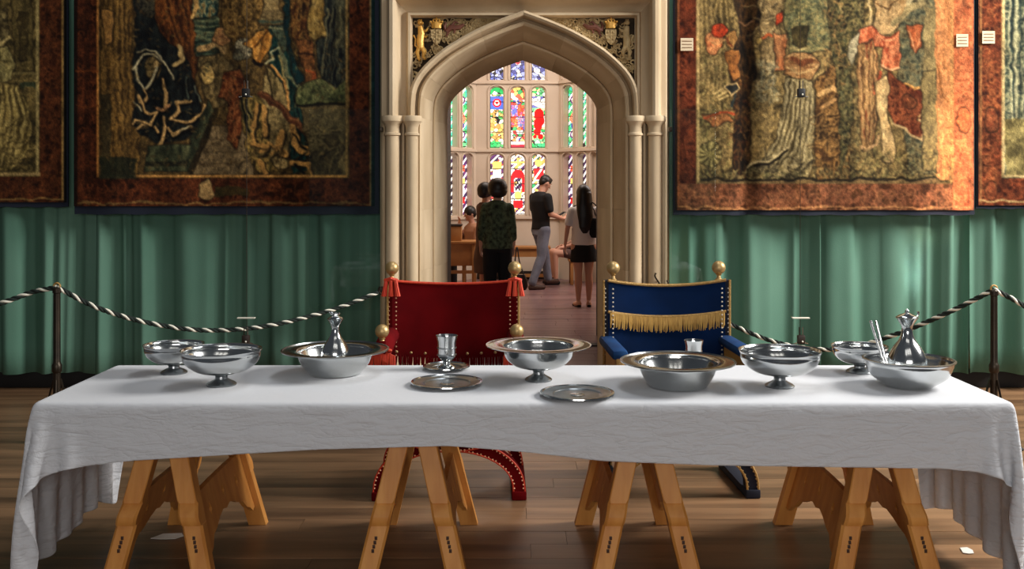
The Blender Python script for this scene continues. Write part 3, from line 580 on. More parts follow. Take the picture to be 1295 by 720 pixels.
o = far.build('floor_boards', M['plank_far'], fl, False, fix=False); tag(o, kind='stuff')
thr = MB().box((.125, 9.88, .006), (1.56, .16, .014), bev=.004).build('door_sill', M['darkwood'], fl)

def wallbox(name, x0, x1, y0, y1, z0, z1, m):
    return tag(MB().box(((x0+x1)/2, (y0+y1)/2, (z0+z1)/2), (x1-x0, y1-y0, z1-z0)).build(name, m, None, False), kind='structure')
wb = MB(); wb.box(((-6+X0-.95)/2, 8.2, 2.3), (6+X0-.95, .7, 4.6)); wb.box(((6+X0+.95)/2, 8.2, 2.3), (6-X0-.95, .7, 4.6)); wb.box((X0, 8.2, 3.95), (1.9, .7, 1.3))
tag(wb.build('wall_back', M['stone'], None, False), kind='structure')
bb = MB(); bb.box(((-6+X0-1.1)/2, 7.82, .07), (6+X0-1.1, .06, .14), bev=.008); bb.box(((6+X0+1.1)/2, 7.82, .07), (6-X0-1.1, .06, .14), bev=.008)
tag(bb.build('baseboard_back', M['dark'], None), kind='structure')
# ---- four-centred arch curve (unit)
UC = crom([(1, 0), (.998, .12), (.985, .26), (.945, .37), (.875, .475), (.76, .595), (.643, .690), (.434, .822), (.2, .935), (0, 1.015)], 5)
ZS = 2.13
def apexz(hw): return 2.684+(hw-.65)/.215*.235
def ring_pts(hw, part):
    if part == 'L': return [(X0-hw, 0), (X0-hw, ZS)]
    r = apexz(hw)-ZS; pts = [(X0-hw*u, ZS+r*z) for u, z in UC]
    return pts+[(2*X0-a, b) for a, b in reversed(pts[:-1])]
door = tag(empty('door_1', (X0, 7.5, 0)), kind='structure')
door_off = Vector((X0, 7.5, 0))
def stone_ring(prof, back):
    """prof: list of (hw, depth) from outside in; cut into separate blocks; each block closed towards the wall core"""
    full = [ring_pts(hw, 'A') for hw, d in prof]; n = len(full[0])
    cuts = [0, 7, 14, 22, 31, 38, 45] if n > 100 else None
    ns = 10; cuts = [round(i*(n-1)/ns) for i in range(ns+1)]
    def block(name, secs):
        # secs: list of cross sections (each list of 3D points)
        m = MB().loft([[p-door_off for p in s] for s in secs]); return m.build(name, M['stone'], door, True, .5)
    core = [(prof[-1][0]+.0, back), (prof[0][0], back)]
    def section(k, side=None, z=None):
        s = []
        for i, (hw, d) in enumerate(prof):
            x, zz = (full[i][k] if side is None else (X0+side*hw, z)); s.append(Vector((x, d, zz)))
        # back closing points
        hwI, hwO = prof[-1][0], prof[0][0]
        for hw in (hwI, hwO):
            if side is None: q = ring_pts(hw, 'A')[k]; s.append(Vector((q[0], back, q[1])))
            else: s.append(Vector((X0+side*hw, back, z)))
        return s
    g = .0004
    for a, b in zip(cuts, cuts[1:]):
        secs = [section(k) for k in range(a, b+1)]
        # small joint
        secs[0] = [p+(q-p).normalized()*g if (q-p).length > 0 else p for p, q in zip(secs[0], secs[1])]
        secs[-1] = [p+(q-p).normalized()*g if (q-p).length > 0 else p for p, q in zip(secs[-1], secs[-2])]
        block('arch_stone', secs)
    for side in (-1, 1):
        zs = [0, .42, .95, 1.42, ZS]
        for a, b in zip(zs, zs[1:]): block('jamb_stone', [section(0, side, a+g), section(0, side, b-g)])
stone_ring([(.885, 7.60), (.885, 7.51), (.876, 7.468), (.860, 7.455), (.844, 7.468), (.837, 7.51), (.835, 7.57), (.826, 7.585), (.819, 7.56), (.812, 7.53), (.797, 7.52), (.783, 7.535), (.777, 7.575),
            (.774, 7.66), (.762, 7.72), (.746, 7.79), (.735, 7.88), (.731, 7.95), (.742, 8.00), (.742, 8.03)], 8.2)
stone_ring([(.752, 8.06), (.748, 8.00), (.726, 7.975), (.712, 7.98), (.705, 8.00), (.700, 8.03), (.680, 8.14), (.660, 8.27), (.652, 8.36), (.65, 8.40), (.65, 8.5)], 8.5)
# rectangular outer frame (inverted U)
FR = [(1.10, 7.84), (1.10, 7.52), (1.085, 7.49), (1.05, 7.49), (1.035, 7.47), (1.03, 7.42), (1.015, 7.395), (.99, 7.39), (.972, 7.405), (.965, 7.44), (.957, 7.50), (.93, 7.545), (.905, 7.56), (.895, 7.53), (.885, 7.50), (.868, 7.50), (.864, 7.53), (.862, 7.64), (.862, 7.84)]
ZT = 2.909
def frp(hw, where):
    z = ZT+(hw-.865)
    return {'lb': (X0-hw, ZS), 'lt': (X0-hw, z), 'rt': (X0+hw, z), 'rb': (X0+hw, ZS), 'lf': (X0-hw, 0), 'rf': (X0+hw, 0)}[where]
for nm, a, b in (('frame_jamb', 'lb', 'lt'), ('frame_lintel', 'lt', 'rt'), ('frame_jamb', 'rt', 'rb'), ('jamb_stone', 'lf', 'lb'), ('jamb_stone', 'rb', 'rf')):
    fr = [q for q in FR if nm != 'jamb_stone'] if nm != 'jamb_stone' else [(1.10, 7.84), (1.10, 7.52), (1.08, 7.49), (1.06, 7.50), (1.05, 7.54), (.99, 7.56), (.95, 7.54), (.93, 7.50), (.915, 7.50), (.905, 7.55), (.89, 7.57), (.886, 7.60), (.886, 7.84)]
    secs = []
    for w in (a, b): secs.append([Vector((frp(hw, w)[0], d, frp(hw, w)[1]))-door_off for hw, d in fr])
    MB().loft(secs).build(nm, M['stone'], door, True, .5)
# shafts with capitals and bases
for sx in (-1, 1):
    for hw, r, d in ((1.00, .052, 7.47), (.852, .047, 7.475)):
        e = empty('column', Vector((X0+sx*hw, d, 0))-door_off, 0, door)
        MB().lathe([(0, .30), (r, .30), (r*.99, 1.2), (r, 2.06), (0, 2.06)], seg=24).build('shaft', M['stone'], e)
        MB().lathe([(0, .0), (r*1.9, 0), (r*1.9, .16), (r*1.6, .19), (r*1.65, .22), (r*1.3, .26), (r*1.12, .30), (0, .30)], seg=8).build('base', M['stone'], e)
        MB().lathe([(0, 1.985), (r*1.06, 1.985), (r*1.22, 1.99), (r*1.22, 2.003), (r*1.02, 2.012), (r*1.02, 2.05), (r*1.15, 2.07), (r*1.5, 2.092), (r*1.58, 2.096), (r*1.62, 2.125), (r*1.5, 2.138), (0, 2.14)], seg=24).build('capital', M['stone'], e)
# spandrels: ground, foliage, heraldry
rg = ring_pts(.882, 'A'); nA = len(rg)
for side in (-1, 1):
    half = rg[:nA//2+1] if side < 0 else list(reversed(rg[nA//2:]))
    poly = [(X0+side*.866, ZS)]+half+[(X0, ZT+.004), (X0+side*.866, ZT+.004)]
    sp = MB(); vs = []; fs = []
    for i, (x, z) in enumerate(half):
        vs += [(x, 7.625, z), (x, 7.625, max(ZT+.004, z+.001)), (x, 7.70, z), (x, 7.70, max(ZT+.004, z+.001))]
        if i: a = 4*(i-1); b = 4*i; fs += [(a, b, b+1, a+1), (a+2, a+3, b+3, b+2), (a, a+2, b+2, b), (a+1, b+1, b+3, a+3)]
    sp.add([Vector(v)-door_off for v in vs], fs); spn = sp.build('spandrel', M['carve_dark'], door, False)
    rr = random.Random(7 if side < 0 else 8); fo = MB(); cnt = 0
    def arch_z(x): # height of arch at x
        ax = abs(x-X0)
        pts = half; best = min(pts, key=lambda p: abs(abs(p[0]-X0)-ax)); return best[1]
    for k in range(1500):
        if cnt > 190: break
        ax = rr.uniform(.05, .85); x = X0+side*ax; z0 = arch_z(x); z1 = ZT
        R = rr.uniform(.016, .036)
        if z1-z0 < 2*R*.8: 
            R = (z1-z0)*.5
            if R < .008: continue
        z = rr.uniform(z0+R*.8, z1-R*.8) if z1-R*.8 > z0+R*.8 else (z0+z1)/2
        if .62 < ax < .84 and z > 2.66 and rr.random() < .6: continue
        cnt += 1; a0 = rr.uniform(0, 6.28); sg = rr.choice((-1, 1)); pts = []
        for t in range(13): q = t/12; pts.append(Vector((x+math.cos(a0+sg*q*7)*R*(1-.75*q), 7.605-.02*q, z+math.sin(a0+sg*q*7)*R*(1-.75*q)))-door_off)
        fo.tube(pts, [R*.22*(1-.4*t/12)+.001 for t in range(13)], 5)
        for j in range(2):
            an = rr.uniform(0, 6.28); fo.ball((x+math.cos(an)*R-door_off.x, 7.60-door_off.y, z+math.sin(an)*R), R*.34, 6, 4, (1, .7, rr.uniform(.5, 1.4)))
    tag(fo.build('foliage_carving', M['carve'], spn), kind='stuff')
    def S(x, z, d=0): return Vector((X0+side*x, 7.58-d, z))-door_off
    # rearing beast beside the shield
    be = MB()
    be.tube([S(.795, 2.67), S(.80, 2.72), S(.79, 2.78), S(.80, 2.84)], [.026, .030, .028, .018], 10)
    be.ball(S(.80, 2.868), .021, 10, 8, (1, 1, 1.1)); be.ball(S(.782, 2.862, .012), .011, 8, 6); be.ball(S(.808, 2.888), .007, 6, 5); be.ball(S(.792, 2.889), .007, 6, 5)
    be.tube([S(.785, 2.80), S(.755, 2.80, .01), S(.738, 2.825, .01)], [.013, .010, .008], 8); be.tube([S(.785, 2.77), S(.755, 2.755, .01), S(.742, 2.765, .01)], [.013, .010, .008], 8)
    be.tube([S(.79, 2.68), S(.765, 2.64, .01), S(.775, 2.60), S(.758, 2.585, .01)], [.021, .017, .011, .010], 8); be.tube([S(.80, 2.68), S(.822, 2.64), S(.812, 2.59), S(.80, 2.575, .01)], [.021, .017, .011, .010], 8)
    be.tube([S(.815, 2.67), S(.84, 2.69), S(.835, 2.74), S(.85, 2.77)], [.007, .006, .006, .008], 6)
    be.build('heraldic_beast', M['gilt'] if side < 0 else M['carve'], spn)
    sh = MB(); shp = [(-.042, .055), (.042, .055), (.042, 0), (.026, -.04), (0, -.062), (-.026, -.04), (-.042, 0)]
    sh.prism(shp, .02, lambda a, b, c: S(.672+a, 2.755+b, .012+c)); sh.tube([S(.672, 2.81, .035), S(.672, 2.695, .035)], .004, 6); sh.tube([S(.632, 2.765, .035), S(.712, 2.765, .035)], .004, 6)
    sh.ball(S(.652, 2.788, .034), .009, 6, 5); sh.ball(S(.69, 2.788, .034), .009, 6, 5); sh.ball(S(.655, 2.735, .034), .009, 6, 5); sh.ball(S(.69, 2.735, .034), .009, 6, 5)
    sh.build('heraldic_shield', M['carve'], spn)
    cr = MB(); c0 = S(.672, 2.838, .02); cr.lathe([(.0, -.018), (.036, -.018), (.038, -.006), (.036, .0), (.046, .03), (0, .03)], c0, 18, None, 1, .5)
    for k in range(5): a = (k-2)*.022; cr.ball((c0.x+a, c0.y-.018, c0.z+.036-abs(a)*.12), .0085, 8, 6)
    cr.tube([(c0.x-.036, c0.y-.01, c0.z+.03), (c0.x-.02, c0.y-.012, c0.z+.052), (c0.x, c0.y-.012, c0.z+.044), (c0.x+.02, c0.y-.012, c0.z+.052), (c0.x+.036, c0.y-.01, c0.z+.03)], .005, 6)
    cr.ball((c0.x, c0.y-.012, c0.z+.058), .009, 8, 6); cr.build('crown', M['gilt'], spn)
    dr = MB(); dr.tube([S(.60, 2.80), S(.56, 2.83), S(.50, 2.83), S(.46, 2.855)], [.018, .024, .02, .01], 8); dr.tube([S(.60, 2.80), S(.612, 2.84), S(.60, 2.87)], [.014, .012, .009], 8)
    dr.tube([S(.58, 2.80), S(.60, 2.76)], [.012, .006], 6); dr.tube([S(.53, 2.82), S(.54, 2.785)], [.012, .006], 6); dr.tube([S(.56, 2.84), S(.53, 2.875), S(.50, 2.86)], [.012, .010, .004], 6)
    dr.build('heraldic_supporter', M['maroon_carve'], spn)
    tr_ = MB().tube([S(.862, ZS+.02), S(.862, ZT), S(.02, ZT)], .006, 6).build('bead_moulding', M['stone'], spn)
# passage behind the doorway
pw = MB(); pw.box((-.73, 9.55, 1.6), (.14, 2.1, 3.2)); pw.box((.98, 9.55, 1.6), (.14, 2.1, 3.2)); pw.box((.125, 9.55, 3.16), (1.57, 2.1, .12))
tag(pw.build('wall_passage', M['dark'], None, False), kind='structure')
# ------------------------------------------------------------------ chamber beyond
tag(MB().box((0, 13, 5.15), (9, 8.6, .1)).build('ceiling', M['stone_in'], None, False), kind='structure')
wl = MB(); wl.box((-2.75, 13.6, 2.6), (.2, 6.2, 5.2)); tag(wl.build('wall_left', M['plaster'], None, False), kind='structure')
wr = MB(); wr.box((2.9+.75, 13.6, 2.6), (.2, 6.2, 5.2)); tag(wr.build('wall_right', M['plaster'], None, False), kind='structure')
wn = MB(); wn.box((-2.75-.0, 10.55, 2.6), (3.9, .1, 5.2)); wn.box((3.0, 10.55, 2.6), (3.9, .1, 5.2)); wn.box((.125, 10.55, 4.2), (1.9, .1, 2.0))
tag(wn.build('wall_front', M['darkwood'], None, False), kind='structure')
wf = MB(); wf.box((-2.1, 16.28, 2.6), (1.3, .2, 5.2)); wf.box((2.6, 16.28, 2.6), (1.9, .2, 5.2)); tag(wf.build('wall_bay', M['stone_in'], None, False), kind='structure')
ROWS = [(1.11, 2.16), (2.27, 3.33), (3.45, 4.55)]
m_glass = bpy.data.materials.new('stained_glass'); m_glass.use_nodes = True
_n = m_glass.node_tree; _a = _n.nodes.new('ShaderNodeAttribute'); _a.attribute_name = 'paint'; _b = _n.nodes['Principled BSDF']
_n.links.new(_a.outputs['Color'], _b.inputs['Emission Color']); _b.inputs['Emission Strength'].default_value = 1.25
_n.links.new(_a.outputs['Color'], _b.inputs['Base Color']); _b.inputs['Roughness'].default_value = .3
def glass_pane(w, z0, z1, kind, seed, parent, place):
    hh = (z1-z0)*73; ww = w*73; cv = glass_canvas(kind, seed, hh, ww); h, wd = cv.shape[:2]
    vs = []; fs = []; cols = []
    for r in range(h):
        for c in range(wd):
            vs.append(place((c/(wd-1)-.5)*w, .12, z1-(z1-z0)*r/(h-1)))
    for r in range(h-1):
        for c in range(wd-1): a = r*wd+c; fs.append((a, a+wd, a+wd+1, a+1))
    me = bpy.data.meshes.new('glass_pane'); me.from_pydata(vs, [], fs); me.update()
    at = me.color_attributes.new('paint', 'FLOAT_COLOR', 'POINT'); c = np.clip(cv, 0, 255)/255
    lin = np.where(c <= .04045, c/12.92, ((c+.055)/1.055)**2.4)
    at.data.foreach_set('color', np.concatenate([lin, np.ones((h, wd, 1))], -1).astype('f').ravel())
    return link_mesh('glass_pane', me, m_glass, parent, False)
def facet(num, org, ang, s0, s1, lights, kinds):
    win = tag(empty('window_%d' % num, org), kind='structure'); ca, sa = math.cos(ang), math.sin(ang)
    def PL(s, d, z): return Vector((s*ca-d*sa, s*sa+d*ca, z))
    st = MB()
    def cell(a, b, z0, z1, d0=0, d1=.25):
        if b-a < .001 or z1-z0 < .001: return
        q = [PL(s, d, z) for s in (a, b) for d in (d0, d1) for z in (z0, z1)]
        st.add(q, [(0, 1, 3, 2), (4, 6, 7, 5), (0, 4, 5, 1), (2, 3, 7, 6), (0, 2, 6, 4), (1, 5, 7, 3)])
    lo = sorted(lights); zz = 0
    cell(s0, s1, 0, ROWS[0][0]); cell(s0, s1, ROWS[-1][1], 5.2)
    for i in range(len(ROWS)-1): cell(s0, s1, ROWS[i][1], ROWS[i+1][0])
    for z0, z1 in ROWS:
        x = s0
        for c, w, *_ in lo: cell(x, c-w/2, z0, z1); x = c+w/2
        cell(x, s1, z0, z1)
    st.build('stonework', M['stone_in'], win, False)
    # transom moulding, mullion beads, arched heads
    for z0, z1 in ROWS:
        st2 = MB(); st2.add(*(lambda q: (q, [(0, 1, 3, 2), (4, 6, 7, 5), (0, 4, 5, 1), (2, 3, 7, 6), (0, 2, 6, 4), (1, 5, 7, 3)]))([PL(s, d, z) for s in (s0, s1) for d in (-.04, 0) for z in (z0-.07, z0-.03)]))
        st2.build('transom', M['stone_in'], win, False)
        for c, w, *rest in lo:
            hd = MB(); pts = [(-w/2, 0)]; K = 8
            arc = [(-w/2*math.cos(PI*i/K), -w/2*.8+w/2*.8*math.sin(PI*i/K)) for i in range(K+1)]
            hd.prism([(-w/2, .001)]+[(a, b) for a, b in arc]+[(w/2, .001)], .12, lambda a, b, cc: PL(c+a, .02+cc, z1+b)); hd.build('light_head', M['stone_in'], win, False)
            mm = MB(); o1, o2 = w/2+.03, w/2+.03
            mm.tube([PL(c-o1, -.01, z0), PL(c-o1, -.01, z1-w*.35)]+[PL(c-o1*math.cos(PI*i/8), -.01, z1-w*.35+math.sin(PI*i/8)*(w*.35+.03)) for i in range(1, 8)]+[PL(c+o1, -.01, z1-w*.35), PL(c+o1, -.01, z0)], .014, 6)
            mm.build('mullion_bead', M['stone_in'], win)
    for r, (z0, z1) in enumerate(ROWS):
        for j, (c, w) in enumerate(lo):
            k = kinds[r][j]
            if k: glass_pane(w, z0, z1, k, num*20+r*5+j, win, lambda s, d, z, c=c: PL(c+s, d, z))
            else:
                b = MB(); b.add([PL(c+s, d, z) for s in (-w/2, w/2) for d in (.06, .1) for z in (z0, z1)], [(0, 1, 3, 2), (4, 6, 7, 5), (0, 4, 5, 1), (2, 3, 7, 6), (0, 2, 6, 4), (1, 5, 7, 3)]); b.build('blind_panel', M['stone_in'], win, False)
CX = .096
facet(1, (CX, 17.0, 0), 0, -.72, .72, [(-.363, .233), (0, .245), (.363, .233)],
      [['shield_white', 'hat_red', 'shield_bend'], ['beasts', 'arms', 'red_beast'], ['blue_top']*3])
AN = math.radians(50)
facet(2, (CX-.72, 17.0, 0), AN, -1.14, 0, [(-.22, .233), (-.57, .2), (-.86, .18)], [[None, 'purple_plain', 'purple_stripe'], [None, 'green_plain', 'green_stripe'], ['blue_top']*3])
facet(3, (CX+.72, 17.0, 0), -AN, 0, 1.14, [(.22, .233), (.57, .2), (.86, .12)], [['purple_stripe', 'purple_plain', None], ['green_stripe', 'green_plain', None], ['blue_top']*3])
tag(MB().box((CX, 16.94, .07), (1.4, .06, .14), bev=.01).build('baseboard_bay', M['darkwood'], None), kind='structure')
# ------------------------------------------------------------------ curtains
def curtain(x0, x1, z0, z1, d, m, seed, label, amp=.065, seams=()):
    rs = random.Random(seed); n = int((x1-x0)/.008)+1; xs = np.linspace(x0, x1, n)
    ph = np.cumsum(np.full(n, 1.0)*(1+.55*np.interp(xs, np.linspace(x0, x1, 9), [rs.uniform(-1, 1) for _ in range(9)])))*(x1-x0)/n
    f = np.sin(ph*2*PI/.24+rs.random()*6)*.42+np.sin(ph*2*PI/.37+rs.random()*6)*.5+np.sin(ph*2*PI/.115+rs.random()*6)*.13
    f = np.sign(f)*np.abs(f)**.8
    NZ = 16; g2 = np.sin(xs*2*PI/.5+rs.random()*6)*.3; vs = []
    for j in range(NZ+1):
        t = j/NZ; z = z1+(z0-z1)*t; a = amp*(.55+.45*t); sw = .02*math.sin(t*3+seed)*t
        for i in range(n):
            zz = z+(.006*math.sin(xs[i]*9+seed) if j == NZ else 0)
            vs.append((xs[i]+sw*math.sin(xs[i]*5), d+a*float(f[i]+g2[i]*t), zz))
    fs = [(j*n+i, (j+1)*n+i, (j+1)*n+i+1, j*n+i+1) for j in range(NZ) for i in range(n-1)]
    me = bpy.data.meshes.new('curtain'); me.from_pydata(vs, [], fs); me.update()
    o = link_mesh('curtain', me, m, None, True, None)
    s = o.modifiers.new('thick', 'SOLIDIFY'); s.thickness = .004
    return tag(o, label, 'curtain')
CD = 7.69; Zc = .135
curtain(-5.0, X_(124, CD), Zc, 3.4, CD, M['curtain_l'], 1, 'green wool curtain at the left end of the wall, behind the left rope post')
curtain(X_(125, CD), X_(483, CD), Zc, 3.4, CD, M['curtain_l'], 2, 'green wool curtain beside the left stone jamb of the doorway')
curtain(X_(847, CD), X_(1034, CD), Zc, 3.4, CD, M['curtain_r'], 3, 'sage green curtain next to the right stone jamb of the doorway')
curtain(X_(1036, CD), X_(1226, CD), Zc, 3.4, CD, M['curtain_r'], 4, 'sage green curtain crossed by a diagonal streak of light')
curtain(X_(1227, CD), 5.0, Zc, 3.4, CD, M['curtain_r'], 6, 'sage green curtain at the right end of the wall, behind the right rope post')
# ------------------------------------------------------------------ tapestries
mt = mat('tapestry_weave', (100, 80, 60), .92, attr='paint', bump=.35, bscale=130, spec=.15)
def hang(cv, d0, dfun, label, lin):
    e = tag(empty('tapestry', P((cv.x0+cv.x0+cv.w)/2, 256, d0)), label, 'tapestry'); o = grid_mesh('woven_picture', cv, dfun, mt, e, d0, .006)
    o.location = -e.location
    x0, x1, y1 = lin; a = P(x0, -34, d0+.03); b = P(x1, y1, d0+.03)
    n = 40; vs = []; fs = []
    for i in range(n+1):
        px = x0+(x1-x0)*i/n; yy = float(dfun(np.array([px]), np.array([y1]))[0]); x = X_(px, d0)
        for dz, dd in ((a.z, .012), (b.z+.004*math.sin(i*1.3), .012), (b.z+.004*math.sin(i*1.3), .03), (a.z, .03)): vs.append(Vector((x, d0+yy+dd, dz))-e.location)
    for i in range(n):
        for k in range(4): l = (k+1) % 4; fs.append((i*4+k, i*4+l, i*4+4+l, i*4+4+k))
    fs += [(0, 3, 2, 1), (n*4, n*4+1, n*4+2, n*4+3)]
    MB().add(vs, fs).build('lining', M['lining'], e)
    return e
hang(tapestry_left(), 7.53, lambda X, Y: .010*np.sin(X/31)+.006*np.sin(X/13), 'large dark tapestry of robed figures left of the stone doorway', (93, 479, 271))
hang(tapestry_right(), 7.53, lambda X, Y: .012*np.sin(X/35+1)+.05*np.exp(-((X-944)/13)**2)+.006*np.sin(X/11), 'large tapestry with right border painted sunlit orange, right of the stone doorway', (852, 1232, 272))
hang(tapestry_far_left(), 7.56, lambda X, Y: .010*np.sin(X/27), 'tapestry with an ochre gown cut off by the left picture edge', (-130, 85, 262))
hang(tapestry_far_right(), 7.56, lambda X, Y: .010*np.sin(X/27), 'narrow strip of tapestry cut off by the right picture edge', (1236, 1440, 264))
def lab(x0, y0, x1, y1, label, dd=0):
    a, b = P(x0, y0, 7.50), P(x1, y1, 7.50); o = MB().box(((a.x+b.x)/2, 7.499, (a.z+b.z)/2), (b.x-a.x, .006, a.z-b.z)).build('label_patch', M['platetag'], None, False)
    e = o; k = MB()
    for i in range(3):
        z = a.z-(a.z-b.z)*(.25+.25*i); k.box((0, 0, 0), (0, 0, 0)) if False else None
        k.box(((a.x+b.x)/2, 7.4955, z), ((b.x-a.x)*.78, .002, .006))
    k.build('stitched_writing', mat('ink_brown', (120, 88, 60), .9) if 'ink_brown' not in bpy.data.materials else bpy.data.materials['ink_brown'], o, False)
    o.location.y = dd; return tag(o, label, 'label')
lab(861, 48, 877, 64, 'cream cloth label on the brown left border of the right tapestry', .01)
lab(1210, 43, 1225, 59, 'cream cloth label on the border painted sunlit orange of the right tapestry', .01)
lab(1246, 38, 1262, 54, 'cream cloth label on the cut-off tapestry at the right edge', .05)
# ------------------------------------------------------------------ table: board, four trestles, cloth
TX0, TX1, TY0, TY1, TZ = -1.865, 1.955, 3.81, 4.62, .755
tb = MB().box(((TX0+TX1)/2, (TY0+TY1)/2, TZ-.02), (TX1-TX0-.01, TY1-TY0-.01, .036), bev=.005).build('table_board', M['oak'])
tag(tb, 'long wooden board on trestles hidden under the white cloth', 'table top')
def trestle(x, label, k):
    e = tag(empty('trestle', (x, 4.26, 0)), label, 'trestle', 'wooden trestles under the long table')
    zt = .712
    def leg(sx, sy):
        # frame leg: section widths in x, stepped thicker towards the foot
        g = MB(); path = [(0, 0.05), (.27, 0), (.285, 0), (.31, 0), (.335, 0), (.37, 0), (zt, 0)]
        def ctr(z): t = z/zt; return Vector((sx*(.192*(1-t)+.022*t), sy*(.405*(1-t)+.30*t), z))
        def thick(z): # outward thickness in y
            if z < .262: return .022
            if z < .345: return .050-.6*abs(z-.295)**1.5*4
            return .030
        zs = [0, .12, .24, .2615, .2625, .272, .285, .30, .315, .33, .344, .346, .36, .45, .6, zt]; rings = []
        for z in zs:
            c = ctr(z); w = .041 if z < .262 else (.040 if z < .36 else .0385); th = thick(z); ch = .010 if z < .35 else .004
            y1 = sy*th; y0 = -sy*.034
            rings.append([c+Vector(p) for p in ((-w, y0, 0), (w, y0, 0), (w, y1-sy*ch, 0), (w-ch, y1, 0), (-w+ch, y1, 0), (-w, y1-sy*ch, 0))])
        g.loft(rings); lg = g.build('leg', M['oak'], e, True, .4)
        for dz in (.165, .181, .197, .213):
            c = ctr(dz); MB().box(c+Vector((0, sy*.0215, 0)), (.011, .006, .014), bev=.001).build('wedge', M['wedge'], lg)
        return ctr
    cs = {}
    for sx in (-1, 1):
        for sy in (-1, 1): cs[(sx, sy)] = leg(sx, sy)
    for sx in (-1, 1): # ogee brace boards with spade cut-outs, joining front and rear leg
        out = [(-.36, .355), (-.10, .36), (.10, .36), (.36, .355), (.385, .10), (.33, .085), (.30, .11), (.26, .125), (.22, .165), (.17, .175), (.11, .20), (.05, .215), (0, .205), (-.05, .215), (-.11, .20), (-.17, .175), (-.22, .165), (-.26, .125), (-.30, .11), (-.33, .085), (-.385, .10)]
        def spade(cx, cz, s=.022): return [(cx, cz+1.5*s), (cx+.5*s, cz+.6*s), (cx+.8*s, cz), (cx+.5*s, cz-.4*s), (cx+.15*s, cz-.3*s), (cx+.3*s, cz-s), (cx-.3*s, cz-s), (cx-.15*s, cz-.3*s), (cx-.5*s, cz-.4*s), (cx-.8*s, cz), (cx-.5*s, cz+.6*s)]
        def fn(a, b, c): t = b/zt; return Vector((sx*((.192*(1-t)+.022*t)-.008+c), a*(1-.15*b/zt), b))
        MB().prism(out, .022, fn, [spade(-.20, .26), spade(.20, .26), spade(0, .28)]).build('brace', M['oak'], e, False)
    for sy in (-1, 1):
        MB().box((0, sy*.335, .60), (.12, .03, .06), bev=.004).build('crosspiece', M['oak'], e)
    MB().box((0, 0, .695), (.10, .72, .07), bev=.006).build('top_beam', M['oak'], e)
    return e
for i, (x, l) in enumerate([(-1.395, 'golden wooden trestle at the left end, beside the hanging cloth corner'), (-.395, 'golden wooden trestle in front of the red chair'),
                            (.53, 'golden wooden trestle in front of the blue chair'), (1.475, 'golden wooden trestle at the right end of the long table')]): trestle(x, l, i)
